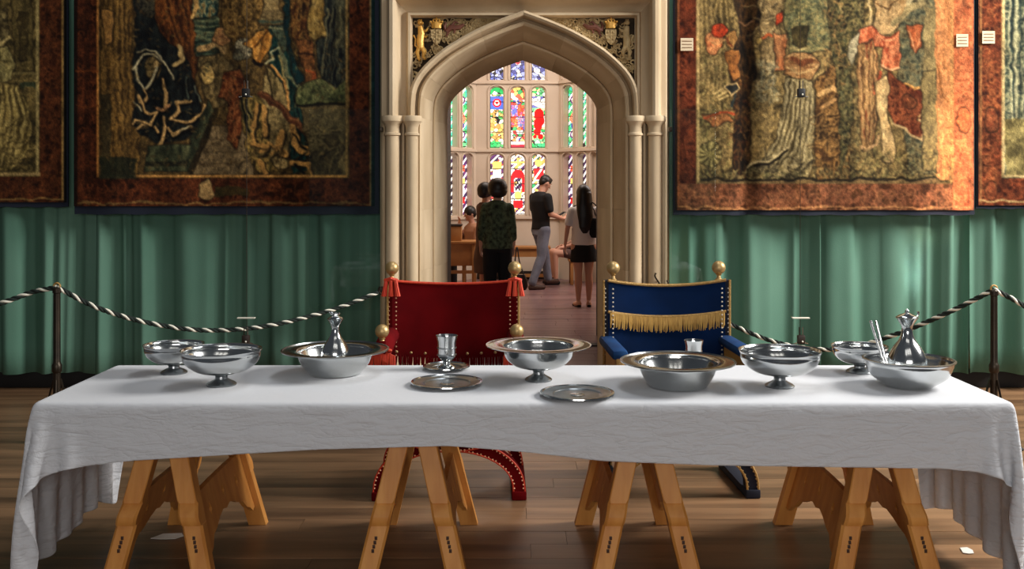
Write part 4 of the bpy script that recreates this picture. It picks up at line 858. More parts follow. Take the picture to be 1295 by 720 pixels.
def cloth():
    sp = .030; aL, aR, bB = .585, .60, .19
    nx0 = int(aL/sp); nx1 = int(aR/sp)
    xs = np.concatenate([TX0-np.linspace(aL, 0, nx0, endpoint=False), np.linspace(TX0, TX1, 128), TX1+np.linspace(0, aR, nx1+1)[1:]])
    front = np.interp(xs, [TX0-aL, TX0, -1.5, -.77, -.25, .04, .35, .78, 1.7, TX1, TX1+aR], [.26, .25, .205, .16, .145, .168, .205, .222, .235, .265, .28])
    ny = 44; V = np.linspace(0, 1, 9, endpoint=False)
    cols = []
    back = np.full_like(front, bB)
    for v in V: cols.append(TY0-front*(1-v))
    inner = np.linspace(TY0, TY1, 28)
    for q in inner: cols.append(np.full_like(front, q))
    for v in np.linspace(0, 1, 8)[1:]: cols.append(TY1+back*v)
    Y = np.stack(cols); ny = len(Y); X = np.broadcast_to(xs, Y.shape).copy()
    # left/right overhang a little shorter at the back
    t = np.clip((Y-TY0)/(TY1-TY0), 0, 1)
    X = np.where(X < TX0, TX0+(X-TX0)*(1-.16*t), X); X = np.where(X > TX1, TX1+(X-TX1)*(1-.16*t), X)
    rest = np.stack([X, Y, np.zeros_like(X)], -1); top = TZ+.004
    p = rest.copy(); p[..., 2] = top; rs = np.random.RandomState(2)
    # initial shape: bend overhangs down around the edges
    dx = np.maximum(TX0-X, 0)+np.maximum(X-TX1, 0); dy = np.maximum(TY0-Y, 0)+np.maximum(Y-TY1, 0)
    dd = np.hypot(dx, dy); s = np.where(dd > 0, .25, 1)
    cx = np.clip(X, TX0, TX1); cy = np.clip(Y, TY0, TY1)
    p[..., 0] = cx+(X-cx)*.30; p[..., 1] = cy+(Y-cy)*.30; p[..., 2] = top-dd*.95; p += (rs.rand(*p.shape)-.5)*.004*(dd > 0)[..., None]
    pin = (X >= TX0-1e-6) & (X <= TX1+1e-6) & (Y >= TY0-1e-6) & (Y <= TY1+1e-6); w = np.where(pin, 0., 1.)[..., None]; p[pin] = np.stack([X, Y, np.full_like(X, top)], -1)[pin]
    cons = []
    for di, dj, st in ((0, 1, 1), (1, 0, 1), (1, 1, .5), (1, -1, .5), (0, 2, .25), (2, 0, .25)):
        def sl(a, di=di, dj=dj):
            A = a[:a.shape[0]-di] if di else a; B = a[di:]
            if dj > 0: return A[:, :-dj], B[:, dj:]
            if dj < 0: return A[:, -dj:], B[:, :dj]
            return A, B
        a, b = sl(rest); cons.append((sl, np.linalg.norm(a-b, axis=-1, keepdims=True), st))
    vel = np.zeros_like(p); dt = 1/60.
    cnt = np.zeros(p.shape[:2]+(1,))
    for sl, L, st in cons: a, b = sl(cnt); a += st; b += st
    for it in range(230):
        q = p+vel*dt*.965; q[..., 2] -= 9.8*dt*dt*w[..., 0]
        q = p*(1-w)+q*w
        for k in range(14):
            acc = np.zeros_like(q)
            for sl, L, st in cons:
                a, b = sl(q); wa, wb = sl(w); d = b-a; l = np.linalg.norm(d, axis=-1, keepdims=True)+1e-9
                c = st*(l-L)/l*d/np.maximum(wa+wb, 1e-9); c = np.where(wa+wb > 0, c, 0)
                ga, gb = sl(acc); ga += c*wa; gb -= c*wb
            q += acc/cnt*2.0
            m = .008
            ins = (q[..., 0] > TX0-m) & (q[..., 0] < TX1+m) & (q[..., 1] > TY0-m) & (q[..., 1] < TY1+m) & (q[..., 2] < top) & ~pin
            if ins.any():
                s4 = np.stack([q[..., 0]-(TX0-m), (TX1+m)-q[..., 0], q[..., 1]-(TY0-m), (TY1+m)-q[..., 1], np.where(q[..., 2] > TZ-.06, top-q[..., 2], 9)], -1); j = s4.argmin(-1)
                for kk, (ax, val) in enumerate([(0, TX0-m), (0, TX1+m), (1, TY0-m), (1, TY1+m), (2, top)]): mk = ins & (j == kk); q[..., ax][mk] = val
        vel = (q-p)/dt*.985; p = q
        if it > 180: vel *= .9
    # crinkles
    h, wd = p.shape[:2]
    me = bpy.data.meshes.new('tablecloth'); vs = [tuple(v) for v in p.reshape(-1, 3)]
    fs = [(j*wd+i, j*wd+i+1, (j+1)*wd+i+1, (j+1)*wd+i) for j in range(h-1) for i in range(wd-1)]
    me.from_pydata(vs, [], fs); me.update()
    return me
mc = bpy.data.materials.new('white_linen'); mc.use_nodes = True
def _linen():
    nt = mc.node_tree; N = nt.nodes; L = nt.links; b = N['Principled BSDF']; b.inputs['Roughness'].default_value = .88; b.inputs['Base Color'].default_value = srgb((222, 224, 228)); b.inputs['Sheen Weight'].default_value = .15
    tc = N.new('ShaderNodeTexCoord'); h = None
    def nz(scale, st, det=4, rot=0, dist=0, ridge=False):
        mp = N.new('ShaderNodeMapping'); mp.inputs['Scale'].default_value = st; mp.inputs['Rotation'].default_value = (0, rot, 0); L.new(tc.outputs['Object'], mp.inputs[0])
        n = N.new('ShaderNodeTexNoise'); n.inputs['Scale'].default_value = scale; n.inputs['Detail'].default_value = det; n.inputs['Distortion'].default_value = dist; L.new(mp.outputs[0], n.inputs['Vector'])
        if not ridge: return n.outputs['Fac']
        a = N.new('ShaderNodeMath'); a.operation = 'SUBTRACT'; a.inputs[1].default_value = .5; L.new(n.outputs['Fac'], a.inputs[0])
        c = N.new('ShaderNodeMath'); c.operation = 'ABSOLUTE'; L.new(a.outputs[0], c.inputs[0]); d = N.new('ShaderNodeMath'); d.operation = 'POWER'; d.inputs[1].default_value = .6; L.new(c.outputs[0], d.inputs[0]); return d.outputs[0]
    terms = [(nz(7, (.8, 1, 3.0), 3, .10, .4, True), .55), (nz(14, (1, .7, 1.6), 4, -.3, .8, True), .22), (nz(2.6, (1, 1, 1), 3), 1.6), (nz(60, (1, 1, 1), 2), .03)]
    acc = None
    for t, w in terms:
        m = N.new('ShaderNodeMath'); m.operation = 'MULTIPLY_ADD'; m.inputs[1].default_value = w; L.new(t, m.inputs[0])
        if acc is None: m.inputs[2].default_value = 0
        else: L.new(acc, m.inputs[2])
        acc = m.outputs[0]
    # the top is pressed flat, the hanging sides stay creased
    sp = N.new('ShaderNodeSeparateXYZ'); L.new(tc.outputs['Object'], sp.inputs[0]); mr = N.new('ShaderNodeMapRange'); L.new(sp.outputs[2], mr.inputs['Value'])
    mr.inputs['From Min'].default_value = TZ-.03; mr.inputs['From Max'].default_value = TZ; mr.inputs['To Min'].default_value = .46; mr.inputs['To Max'].default_value = .06
    bp = N.new('ShaderNodeBump'); bp.inputs['Distance'].default_value = .045; L.new(mr.outputs[0], bp.inputs['Strength']); L.new(acc, bp.inputs['Height']); L.new(bp.outputs[0], b.inputs['Normal'])
    tl = N.new('ShaderNodeBsdfTranslucent'); tl.inputs[0].default_value = srgb((214, 212, 208)); mx = N.new('ShaderNodeMixShader'); mx.inputs[0].default_value = .14
    L.new(b.outputs[0], mx.inputs[1]); L.new(tl.outputs[0], mx.inputs[2]); L.new(mx.outputs[0], N['Material Output'].inputs[0])
_linen()
tc_ = link_mesh('tablecloth', cloth(), mc, None, True, None); tc_.modifiers.new('s', 'SUBSURF').levels = 2; tc_.modifiers['s'].render_levels = 2
so = tc_.modifiers.new('t', 'SOLIDIFY'); so.thickness = .0015; so.offset = 1
tag(tc_, 'long white linen cloth draped over the trestle table', 'tablecloth')
# ------------------------------------------------------------------ silver
TT = TZ+.0062
def tp(px, py):
    d = (CAMZ-TT)*FPX/(py-HY); return Vector((X_(px, d), d, TT))
def dish(name, loc, prof_out, label, cat, inner=None, m='silver', group=None, sy=1):
    e = tag(empty(name, loc), label, cat, group); return e
def shell(pr, th=.004):
    """open profile (r,z) from centre bottom to rim -> closed thin shell"""
    pr = crom(pr, 5); inner = [(max(r-th*.9, 0), z+th*.6) for r, z in pr]; inner[0] = (0, pr[0][1]+th); return pr+[(pr[-1][0], pr[-1][1]+th*.8)]+list(reversed(inner))
def footed(loc, R, H, label, foot=.055, brim=0, m='silver', rz=0):
    e = tag(empty('footed_bowl', loc), label, 'bowl', 'silver bowls on the long table'); fh = H*.30; rb = R-brim
    MB().lathe([(0, 0), (foot, 0), (foot*1.02, .005), (foot*.92, .011), (foot*.62, .020), (foot*.42, fh*.62), (foot*.40, fh*.85), (foot*.62, fh+.004), (0, fh+.006)], seg=40).build('foot', M['pewter'], e)
    if brim: pr = [(0, fh), (rb*.30, fh+.004), (rb*.66, fh+H*.13), (rb*.90, fh+H*.34), (rb*.985, fh+H*.58), (rb, H*.96), (rb*1.01, H), (rb+brim*.5, H+.006), (R, H+.002)]
    else: pr = [(0, fh), (rb*.30, fh+.004), (rb*.62, fh+H*.12), (rb*.86, fh+H*.31), (rb*.955, fh+H*.50), (rb*.965, H*.93), (rb*.985, H*.975), (R, H)]
    s = shell(pr); MB().lathe(s, seg=72).build('bowl', M[m], e, True, .9)
    return e
def basin(loc, R, H, label, base, brim=0, cat='basin'):
    e = tag(empty('basin', loc), label, cat, 'silver bowls on the long table'); rb = R-brim
    if brim: pr = [(0, .003), (base*.9, .003), (base*1.03, .010), (rb*.86, H*.42), (rb*.97, H*.80), (rb*1.0, H*.95), (rb+brim*.35, H*1.01), (R, H)]
    else: pr = [(0, .003), (base*.9, .003), (base*1.04, .010), (rb*.84, H*.40), (rb*.96, H*.78), (rb*.985, H*.94), (R, H)]
    MB().lathe(shell(pr), seg=72).build('bowl', M['silver'], e, True, .9)
    r = R*.985; MB().lathe([(r-.002, H+.001), (r, H-.002), (r+.007, H-.001), (r+.008, H+.004), (r, H+.006), (r-.002, H+.001)], seg=72).build('rim', M['pewter'], e)
    return e
footed(tp(220, 472), .133, .128, 'small footed silver bowl at the back left corner of the table', .058)
footed(tp(280, 487), .168, .148, 'large footed silver bowl near the left end of the table', .062)
basin(tp(424, 473), .235, .108, 'wide-brimmed silver basin holding a flask, left part of the table', .115, .062)
footed(tp(681, 481), .228, .150, 'wide-brimmed footed silver bowl at the middle of the table', .058, .072)
basin(tp(857, 489), .236, .106, 'wide-brimmed silver basin in front of the blue chair', .12, .066)
footed(tp(986, 489), .170, .150, 'large footed silver bowl right of the blue chair', .060)
footed(tp(1087, 471), .124, .118, 'small footed silver bowl at the back right of the table', .058)
basin(tp(1149, 489), .180, .112, 'silver basin holding a lidded ewer at the right end of the table', .095)
def flask(loc, R, H, label, crest):
    e = tag(empty('flask', loc), label, 'flask')
    pr = [(0, 0), (R*.66, 0), (R*.70, .006), (R*.92, H*.10), (R*1.02, H*.24), (R*.97, H*.35), (R*.76, H*.47), (R*.45, H*.58), (R*.31, H*.67), (R*.28, H*.74), (R*.34, H*.80), (R*.52, H*.875), (R*.56, H*.885), (R*.55, H*.90), (0, H*.905)]
    MB().lathe(crom(pr, 4), seg=48).build('body', M['silver'], e)
    ld = MB().lathe(crom([(0, H*.90), (R*.50, H*.902), (R*.46, H*.92), (R*.24, H*.945), (R*.10, H*.96), (0, H*.965)], 3), seg=32)
    if crest == 'beast':
        ld.tube([(-.012, 0, H*.955), (0, 0, H*.985), (.012, 0, H*.965)], [.006, .008, .006], 8); ld.ball((-.017, 0, H*.985), .008, 8, 6); ld.tube([(-.02, 0, H*.99), (-.026, 0, H*1.01)], .003, 5); ld.tube([(-.014, 0, H*.99), (-.010, 0, H*1.02)], .003, 5); ld.tube([(.012, 0, H*.97), (.02, 0, H*.99)], .004, 6)
    else:
        ld.ball((0, 0, H*.975), .009, 10, 8); ld.ball((0, 0, H*1.0), .005, 8, 6)
        ld.tube([(R*.5, 0, H*.90), (R*.62, 0, H*.935), (R*.60, 0, H*.975)], [.004, .004, .006], 8)
    ld.build('lid', M['silver'], e); return e
fl1 = tp(424, 473); flask(fl1+Vector((0, -.0, .012)), .062, .262, 'silver flask standing in the left wide-brimmed basin', 'beast')
fl2 = tp(1147, 487); flask(fl2+Vector((0, 0, .012)), .078, .305, 'lidded silver ewer standing in the basin at the right end', 'knob')
# two thin rods leaning in the right basin
e = tag(empty('serving_tongs', fl2+Vector((-.085, -.06, .012))), 'pair of slim silver rods leaning in the right end basin', 'tongs')
for k, dx in enumerate((0, .016)):
    MB().tube([(dx*.4+.004, -.004, .004), (-.035+dx*.8, .03, .12), (-.072+dx*1.4, .05, .262)], [.004, .0055, .0065], 10).build('rod', M['silver'], e)
def plate(loc, R, label):
    e = tag(empty('plate', loc), label, 'plate', 'flat silver plates on the table'); pr = [(0, .003), (R*.55, .003), (R*.66, .004), (R*.72, .009), (R*.95, .013), (R, .014)]
    MB().lathe(shell(pr, .003), seg=64).build('dish', M['pewter'], e, True, .9)
    MB().lathe([(R-.010, .0145), (R-.006, .0185), (R+.002, .0175), (R+.003, .013), (R-.004, .012), (R-.010, .0145)], seg=64).build('rim', M['silver'], e)
    MB().lathe([(0, .008), (R*.17, .008), (R*.2, .0065), (R*.2, .006)], seg=32).build('boss', M['silver'], e); return e
plate(tp(565, 487), .148, 'flat silver plate lying in front of the beaker, nearer the left')
plate(tp(730, 501), .146, 'flat silver plate lying at the front edge, right of the central bowl')
plate(tp(564.5, 467), .105, 'small silver plate under the beaker before the red chair')
def beaker(loc, R, H, label, stem=True, dz=.0):
    e = tag(empty('beaker', loc+Vector((0, 0, dz))), label, 'beaker')
    if stem: pr = [(0, 0), (R*.85, 0), (R*.80, .006), (R*.42, .016), (R*.36, .028), (R*.55, .036), (R*.78, .048), (R*.84, H*.45), (R*.86, H*.8), (R, H*.97), (R*1.02, H)]
    else: pr = [(0, 0), (R*.80, 0), (R*.83, .01), (R*.86, H*.45), (R*.88, H*.8), (R, H*.97), (R*1.02, H)]
    b = MB().lathe(pr+[(R*.98, H+.001), (R*.82, H*.8), (R*.76, .06), (0, .056)], seg=40).build('cup', M['silver'], e, True, .7)
    k = MB()
    for z in (H*.40, H*.62): r = R*.865; k.lathe([(r-.002, z-.004), (r+.002, z-.002), (r+.002, z+.002), (r-.002, z+.004), (r-.002, z-.004)], seg=40)
    k.build('band', M['pewter'], e); return e
beaker(tp(565, 467), .050, .146, 'silver beaker on a small plate before the red chair', True, .0085)
beaker(tp(877.5, 466), .043, .130, 'plain silver beaker behind the basin before the blue chair', False)
# scraps of paper on the floor
for px, py, s, l in ((213, 679, .07, 'small white paper scrap on the floor by the left trestle'), (1222, 697, .028, 'pale paper scrap on the floor below the right cloth corner')):
    d = 1984/(py-HY); o = MB().prism([(-s, -.03), (-s*.3, -.04), (s*.6, -.035), (s, 0), (s*.7, .035), (-s*.5, .03)], .002, lambda a, b, c: Vector((a, b, c+.0015))).build('paper_scrap', M['paper'], None, False)
    o.location = (X_(px, d), d, 0); tag(o, l, 'paper')
# ------------------------------------------------------------------ the two X-frame chairs
def xchair(loc, rz, kind):
    red = kind == 'red'; T = M['red'] if red else M['blue']; TR = M['red_b'] if red else M['goldtrim']; SIDE = M['red'] if red else M['navy']
    e = tag(empty('throne_chair', loc, rz), 'red velvet chair with brass ball finials and orange tassels' if red else 'blue velvet chair with gold braid and gold fringed back', 'chair')
    W2 = .345 if red else .335; D2 = .235
    yf, yb = -D2, D2
    def arcband(pts, wid, name, y, dep=.075, m=None):
        # flat curved timber following 2D pts in XZ, width wid (in plane), depth dep
        m = m or SIDE; rings = []; n = len(pts)
        for i in range(n):
            a = Vector(pts[max(i-1, 0)]); b = Vector(pts[min(i+1, n-1)]); t = (b-a).normalized(); nn = Vector((-t.y, t.x)); c = Vector(pts[i]); w = wid/2
            o = c+nn*w; q = c-nn*w; rings.append([Vector((o.x, y-dep/2, o.y)), Vector((o.x, y+dep/2, o.y)), Vector((q.x, y+dep/2, q.y)), Vector((q.x, y-dep/2, q.y))])
        lg = MB().loft(rings).build(name, m, e, True, .5)
        nl = MB(); tr = MB(); k = 0; acc = 0
        for sgn in (-1, 1):
            edge = []
            for r in rings: edge.append((r[0] if sgn > 0 else r[3])+Vector((0, -.002, 0)))
            L = [0]
            for i in range(1, n): L.append(L[-1]+(edge[i]-edge[i-1]).length)
            step = .021; q = 0
            while q < L[-1]:
                i = max(j for j in range(n) if L[j] <= q); i = min(i, n-2); f = (q-L[i])/max(L[i+1]-L[i], 1e-6); pnt = edge[i].lerp(edge[i+1], f); c2 = (rings[i][0]+rings[i][3])/2
                pnt = pnt+(Vector((c2.x, pnt.y, c2.z))-pnt).normalized()*.007; nl.ball(pnt, .0048, 6, 4); q += step
            tr.tube([p_+Vector((0, .001, 0)) for p_ in edge], .0045 if red else .006, 5)
        tag(nl.build('nails', M['brass'] if not red else MATNAIL, lg), kind='stuff'); tr.build('braid', M['orange'] if red else M['goldtrim'], lg)
        return lg
    R = W2+.012
    foot_arch = [(R*math.cos(a), .045+.235*math.sin(a)**.9 if math.sin(a) > 0 else .045) for a in [PI*i/24 for i in range(25)]]
    foot_arch = [(R, .0)]+foot_arch+[(-R, .0)]
    seat_u = [(-(R+.0)*math.cos(PI*i/24), .52-.245*math.sin(PI*i/24)**.9) for i in range(25)]
    for y in (yf, yb):
        arcband(foot_arch, .058, 'arched_leg', y); arcband(seat_u, .058, 'seat_cradle', y)
    for sx in (-1, 1):  # block feet stretcher
        MB().box((sx*R, 0, .022), (.075, 2*D2+.10, .044), bev=.006).build('stretcher', SIDE, e)
    MB().box((0, 0, .29), (.10, 2*D2+.04, .05), bev=.012).build('pivot_block', TR, e)
    MB().box((0, 0, .50), (2*W2-.02, 2*D2+.04, .09), bev=.035).build('seat', T, e)
    MB().box((0, -.235, .465), (2*W2-.04, .012, .10)).build('seat_fringe', M['fringe'] if not red else M['orange'], e)
    ht = 1.075
    for sx in (-1, 1):
        x = sx*W2
        MB().box((x, yf, .66 if red else .63), (.045, .05, .30 if red else .24), bev=.006).build('arm_post', SIDE if red else M['goldtrim'], e)
        ps = MB().box((x, yb, .79), (.042, .048, .57), bev=.005).build('back_post', SIDE, e)
        br = MB().tube([(x+sx*.021, yb-.026, .55), (x+sx*.021, yb-.026, ht)], .0065, 6); br.build('braid', M['goldtrim'] if not red else M['goldtrim'], ps)
        n1 = MB()
        for k in range(16): n1.ball((x-sx*.028, yb-.045, .66+k*.0245), .0055, 6, 4); n1.ball((x+sx*.012, yb-.027, .66+k*.0245), .0045, 6, 4)
        tag(n1.build('nails', MATNAIL if red else MATNAILW, ps), kind='stuff')
        # arms
        if red:
            pad = MB().tube([(x, yf+.02, .73), (x, yf+.10, .765), (x, 0, .775), (x, yb-.03, .77)], [.040, .050, .048, .045], 14); pad.build('arm_pad', M['red_b'] if False else T, e)
        else:
            pad = MB().box((x, 0, .735), (.085, 2*D2+.06, .055), bev=.022); pad.build('arm_pad', M['blue_b'], e)
            MB().box((x+sx*.0, 0, .65), (.026, 2*D2, .125)).build('side_panel', M['fringe'], e)
        # finials
        fx = x-sx*(.0 if red else .035)
        f = MB().lathe([(0, ht-.01), (.020, ht-.01), (.022, ht), (.013, ht+.008), (.010, ht+.022), (.018, ht+.030), (.010, ht+.036)], (fx, yb, 0), 16); f.ball((fx, yb, ht+.067), .038, 24, 16); f.build('ball_finial', M['brass'], e)
        if red:
            f = MB().lathe([(0, .80), (.018, .80), (.012, .815), (.018, .82), (.01, .826)], (x, yf-.005, 0), 14); f.ball((x, yf-.005, .858), .036, 24, 16); f.build('ball_finial', M['brass'], e)
            # tassels at the back corners and fringe at the arm fronts
            for (tx, ty, tz, s) in ((x, yb-.04, ht+.012, 1.0),):
                tm = MB(); tm.tube([(tx-.035, ty, tz-.012), (tx, ty-.012, tz), (tx+.035, ty, tz-.012)], .011, 8)
                for q in (-1, 0, 1):
                    for j in range(7):
                        a = j*2*PI/7; bx = tx+q*.026+math.cos(a)*.007; by = ty-.01+math.sin(a)*.007
                        tm.tube([(bx, by, tz-.01), (bx+q*.004, by-.002, tz-.04), (bx+q*.012+math.cos(a)*.004, by+math.sin(a)*.004, tz-.098)], [.0035, .005, .0055], 5)
                tm.build('tassel', M['orange'], e)
            fg = MB(); rr = random.Random(3)
            for j in range(26):
                t = j/25; px = x-sx*.0+(t-.5)*.13; z0 = .765-.05*math.sin(PI*t*.9+.2)*0-.06*abs(t-.5); fg.tube([(px, yf-.018, z0), (px+rr.uniform(-.004, .004), yf-.03, z0-.05), (px+rr.uniform(-.008, .008), yf-.026, z0-.105)], [.004, .0045, .003], 5)
            fg.build('arm_fringe', M['orange'], e)
            MB().tube([(x-.05, yf-.02, .76), (x, yf-.035, .775), (x+.05, yf-.02, .76)], .008, 8).build('arm_braid', M['orange'], e)
    # back panel: slung cloth, top edge sags and bellies backwards
    NX, NZ = 24, 10; zb, zt_ = (.655 if red else .60), ht
    for part in ('back',):
        vs = []; fs = []
        for side in (0, 1):
            for j in range(NZ+1):
                for i in range(NX+1):
                    u = i/NX*2-1; v = j/NZ; sag = (.022 if red else .034)*(1-u*u); z = zb+(zt_-zb)*v-sag; y = yb-.03+.045*(1-u*u)+side*.012
                    vs.append((u*(W2-.005), y, z))
        n = (NX+1)*(NZ+1)
        for s_ in (0, n):
            for j in range(NZ):
                for i in range(NX): a = s_+j*(NX+1)+i; fs.append((a, a+1, a+NX+2, a+NX+1))
        bd = [i for i in range(NX+1)]+[j*(NX+1)+NX for j in range(1, NZ+1)]+[NZ*(NX+1)+i for i in range(NX-1, -1, -1)]+[j*(NX+1) for j in range(NZ-1, 0, -1)]
        for a, b in zip(bd, bd[1:]+bd[:1]): fs.append((a, b, b+n, a+n))
        bk = MB().add(vs, fs).build('backrest', T, e, True, .9)
    def edge(v, off, z_extra=0): return [((i/NX*2-1)*(W2-.002), yb-.034+.045*(1-(i/NX*2-1)**2)-off, zb+(zt_-zb)*v-(.022 if red else .034)*(1-(i/NX*2-1)**2)+z_extra) for i in range(NX+1)]
    MB().tube(edge(1, 0), .0075 if red else .0085, 8).build('top_braid', M['orange'] if red else M['goldtrim'], bk)
    rr = random.Random(9)
    def fringe(z0, L, m, n, name, r=.0042):
        f = MB(); par = []
        for i in range(n):
            u = (i+.5)/n*2-1; x = u*(W2-.012); y = yb-.036+.045*(1-u*u)-.006; z = z0-(.034 if not red else .022)*(1-u*u)
            dx = rr.uniform(-.003, .003); f.tube([(x, y, z), (x+dx, y-.006, z-L*.5), (x+dx*2.4, y-.003, z-L*rr.uniform(.9, 1.08))], [r, r*1.15, r*.6], 5)
        f.build(name, m, bk)
    if red:
        fringe(.655+.012, .075, M['red'], 80, 'back_fringe')
        stud = MB()
        for k in range(9): u = (k-4)/4.4; stud.ball((u*W2, yb-.045+.045*(1-u*u)-.004, .683-.022*(1-u*u)), .0085, 8, 6)
        stud.build('studs', M['brass'], bk)
        for u in [i/18*2-1 for i in range(1, 18, 2)]: pass
    else:
        fringe(.898, .082, M['fringe'], 130, 'gold_fringe', .0036)
        MB().tube([(p_[0], p_[1], .900-.034*(1-(i/NX*2-1)**2)) for i, p_ in enumerate(edge(1, .004))], .008, 8).build('fringe_braid', M['goldtrim'], bk)
        MB().tube([(p_[0], p_[1], .640-.034*(1-(i/NX*2-1)**2)) for i, p_ in enumerate(edge(1, .004))], .006, 8).build('bottom_braid', M['goldtrim'], bk)
    return e
MATNAIL = mat('bright_nails', (240, 190, 150), .3, .7); MATNAILW = mat('pale_nails', (236, 226, 206), .35, .4)
xchair((-.325, 5.27, 0), math.radians(1.0), 'red')
xchair((.878, 5.29, 0), math.radians(2.5), 'blue')
# ------------------------------------------------------------------ rope barrier
PD = 6.1
def post(px, ptop, label):
    h = Z_(ptop, PD); e = tag(empty('barrier_post', (X_(px, PD), PD, 0)), label, 'post', 'rope barrier posts')
    MB().lathe([(0, .0), (.030, .0), (.030, .03), (.022, .04), (.022, .44), (.029, .45), (.030, .49), (.024, .50), (.0215, .51), (.0205, h-.05), (.026, h-.045), (.026, h-.02), (.018, h-.012), (0, h-.01)], seg=24).build('pole', M['bronze'], e)
    for k in range(3):
        a = k*2*PI/3+.9; c, s = math.cos(a), math.sin(a)
        lg = MB().tube([(c*.024, s*.024, .40), (c*.06, s*.06, .26), (c*.20, s*.20, .012)], [.010, .011, .012], 8, flat=.5).build('leg', M['bronze'], e)
        MB().ball((c*.20, s*.20, .014), .015, 10, 6, (1, 1, .8)).build('foot', M['dark'], lg)
    rg_ = MB()
    rg_.lathe([(.020, -.006), (.026, 0), (.020, .006), (.014, 0), (.020, -.006)], (0, 0, h-.006), 20, Matrix.Rotation(PI/2, 3, 'X')); rg_.build('ring', M['goldtrim'], e)
    return Vector((X_(px, PD), PD, h-.012))
pL = post(72, 361, 'dark bronze rope post at the left, in front of the green curtain')
pR = post(1257, 364, 'dark bronze rope post at the right, in front of the sage curtain')
def rope(pts, label, twist=.112):
    c = [Vector(p) for p in crom(pts, 40)]; L = [0]
    for a, b in zip(c, c[1:]): L.append(L[-1]+(b-a).length)
    n = int(L[-1]/.007); P2 = []
    for i in range(n+1):
        q = L[-1]*i/n; j = min(max(k for k in range(len(L)) if L[k] <= q+1e-9), len(L)-2) if i % 1 == 0 else 0
        f = (q-L[j])/max(L[j+1]-L[j], 1e-9); P2.append(c[j].lerp(c[j+1], min(f, 1)))
    e = tag(empty('barrier_rope', P2[0]), label, 'rope', 'barrier ropes'); o0 = P2[0]
    for k in range(3):
        sp = []
        for i, p_ in enumerate(P2):
            t = (P2[min(i+1, n)]-P2[max(i-1, 0)]).normalized(); up = Vector((0, 0, 1)); b = t.cross(up).normalized(); u = b.cross(t)
            a = 2*PI*(i*L[-1]/n/twist+k/3); sp.append(p_+(u*math.cos(a)+b*math.sin(a))*.0082-o0)
        MB().tube(sp, .0088 if k else .0080, 7).build('strand', M['ropelight'] if k == 0 else M['ropedark'], e, True, None)
    return e
hookL = P(486, 366, 7.34); hookR = P(834, 362, 7.36)
def mid(a, b, px, py, t): d = a.y+(b.y-a.y)*t; return P(px, py, d)
rope([P(-70, 402, PD-.1), P(0, 384, PD-.05), P(40, 370, PD), pL], 'black and white twisted rope running off the left picture edge')
rope([pL, mid(pL, hookL, 125, 390, .1), mid(pL, hookL, 190, 409, .3), mid(pL, hookL, 262, 418, .45), mid(pL, hookL, 340, 412, .62), mid(pL, hookL, 420, 392, .85), P(478, 370, 7.32)], 'black and white twisted rope sagging between left post and doorway')
rope([P(838, 366, 7.34), mid(hookR, pR, 870, 382, .1), mid(hookR, pR, 915, 406, .25), mid(hookR, pR, 985, 434, .42), mid(hookR, pR, 1060, 442, .55), mid(hookR, pR, 1130, 424, .7), mid(hookR, pR, 1200, 395, .88), pR], 'black and white twisted rope sagging from doorway to right post')
rope([pR, P(1280, 378, PD-.02), P(1310, 394, PD-.06), P(1370, 412, PD-.1)], 'black and white twisted rope running off the right picture edge')
def hook(c, s, label):
    e = tag(empty('wall_hook', c), label, 'hook', 'rope hooks on the doorway')
    MB().lathe([(0, 0), (.028, 0), (.028, .008), (.014, .014), (0, .016)], (s*.0, .075, 0), 16, Matrix.Rotation(PI/2, 3, 'X')).build('rose', M['bronze'], e)
    MB().tube(crom([(0, .07, 0), (0, .02, -.005), (-s*.012, -.005, -.03), (-s*.045, -.012, -.035), (-s*.065, -.012, -.005), (-s*.055, -.012, .022)], 5), .007, 8).build('hook_arm', M['bronze'], e)
    MB().tube(crom([(0, .03, 0), (s*.02, 0, .025), (s*.035, -.005, .055), (s*.028, -.005, .075)], 5), [.006]*15+[.010], 8).build('curl', M['bronze'], e)
    return e
hook(P(490, 366, 7.38)+Vector((0, 0, 0)), 1, 'bronze hook holding the rope on the left door jamb')
hook(P(834, 358, 7.40), -1, 'bronze hook holding the rope on the right door jamb')
# ------------------------------------------------------------------ slim rods with clamped sensor blocks
def rod(px, label):
    d = 6.7; x = X_(px, d); e = tag(empty('clamp_rod', (x, d, 0)), label, 'stand', 'slim rods with clamps')
    MB().tube([(0, 0, .01), (0, 0, 3.1)], .0022, 6).build('rod', M['bronze'], e); MB().lathe([(0, 0), (.09, 0), (.09, .008), (.01, .014), (0, .014)], seg=24).build('base', M['dark'], e)
    for py in (118, 429):
        z = Z_(py, d); b = MB().box((0, -.02, z), (.05, .035, .06), bev=.006).build('clamp_block', M['darkwood'] if py > 200 else M['dark'], e)
        MB().ball((.004, -.04, z-.012), .0065, 8, 6).build('bright_screw', M['ropelight'], b)
        for s in (-1, 1): MB().tube([(s*.012, -.02, z+.03), (s*.012, -.02, z+.085)], .0035, 6).build('pin', M['bronze'] if s < 0 else M['silver'], b); MB().tube([(s*.022, -.02, z-.022), (s*.048, -.022, z-.028)], .0035, 6).build('wing_screw', M['silver'], b)
    z = Z_(402, d); MB().box((0, -.01, z), (.118, .03, .007)).build('ledge', M['ropelight'], e)
    return e
rod(312, 'slim rod with two dark clamp blocks, in front of the left tapestry')
rod(1012, 'slim rod with two dark clamp blocks, in front of the right tapestry')
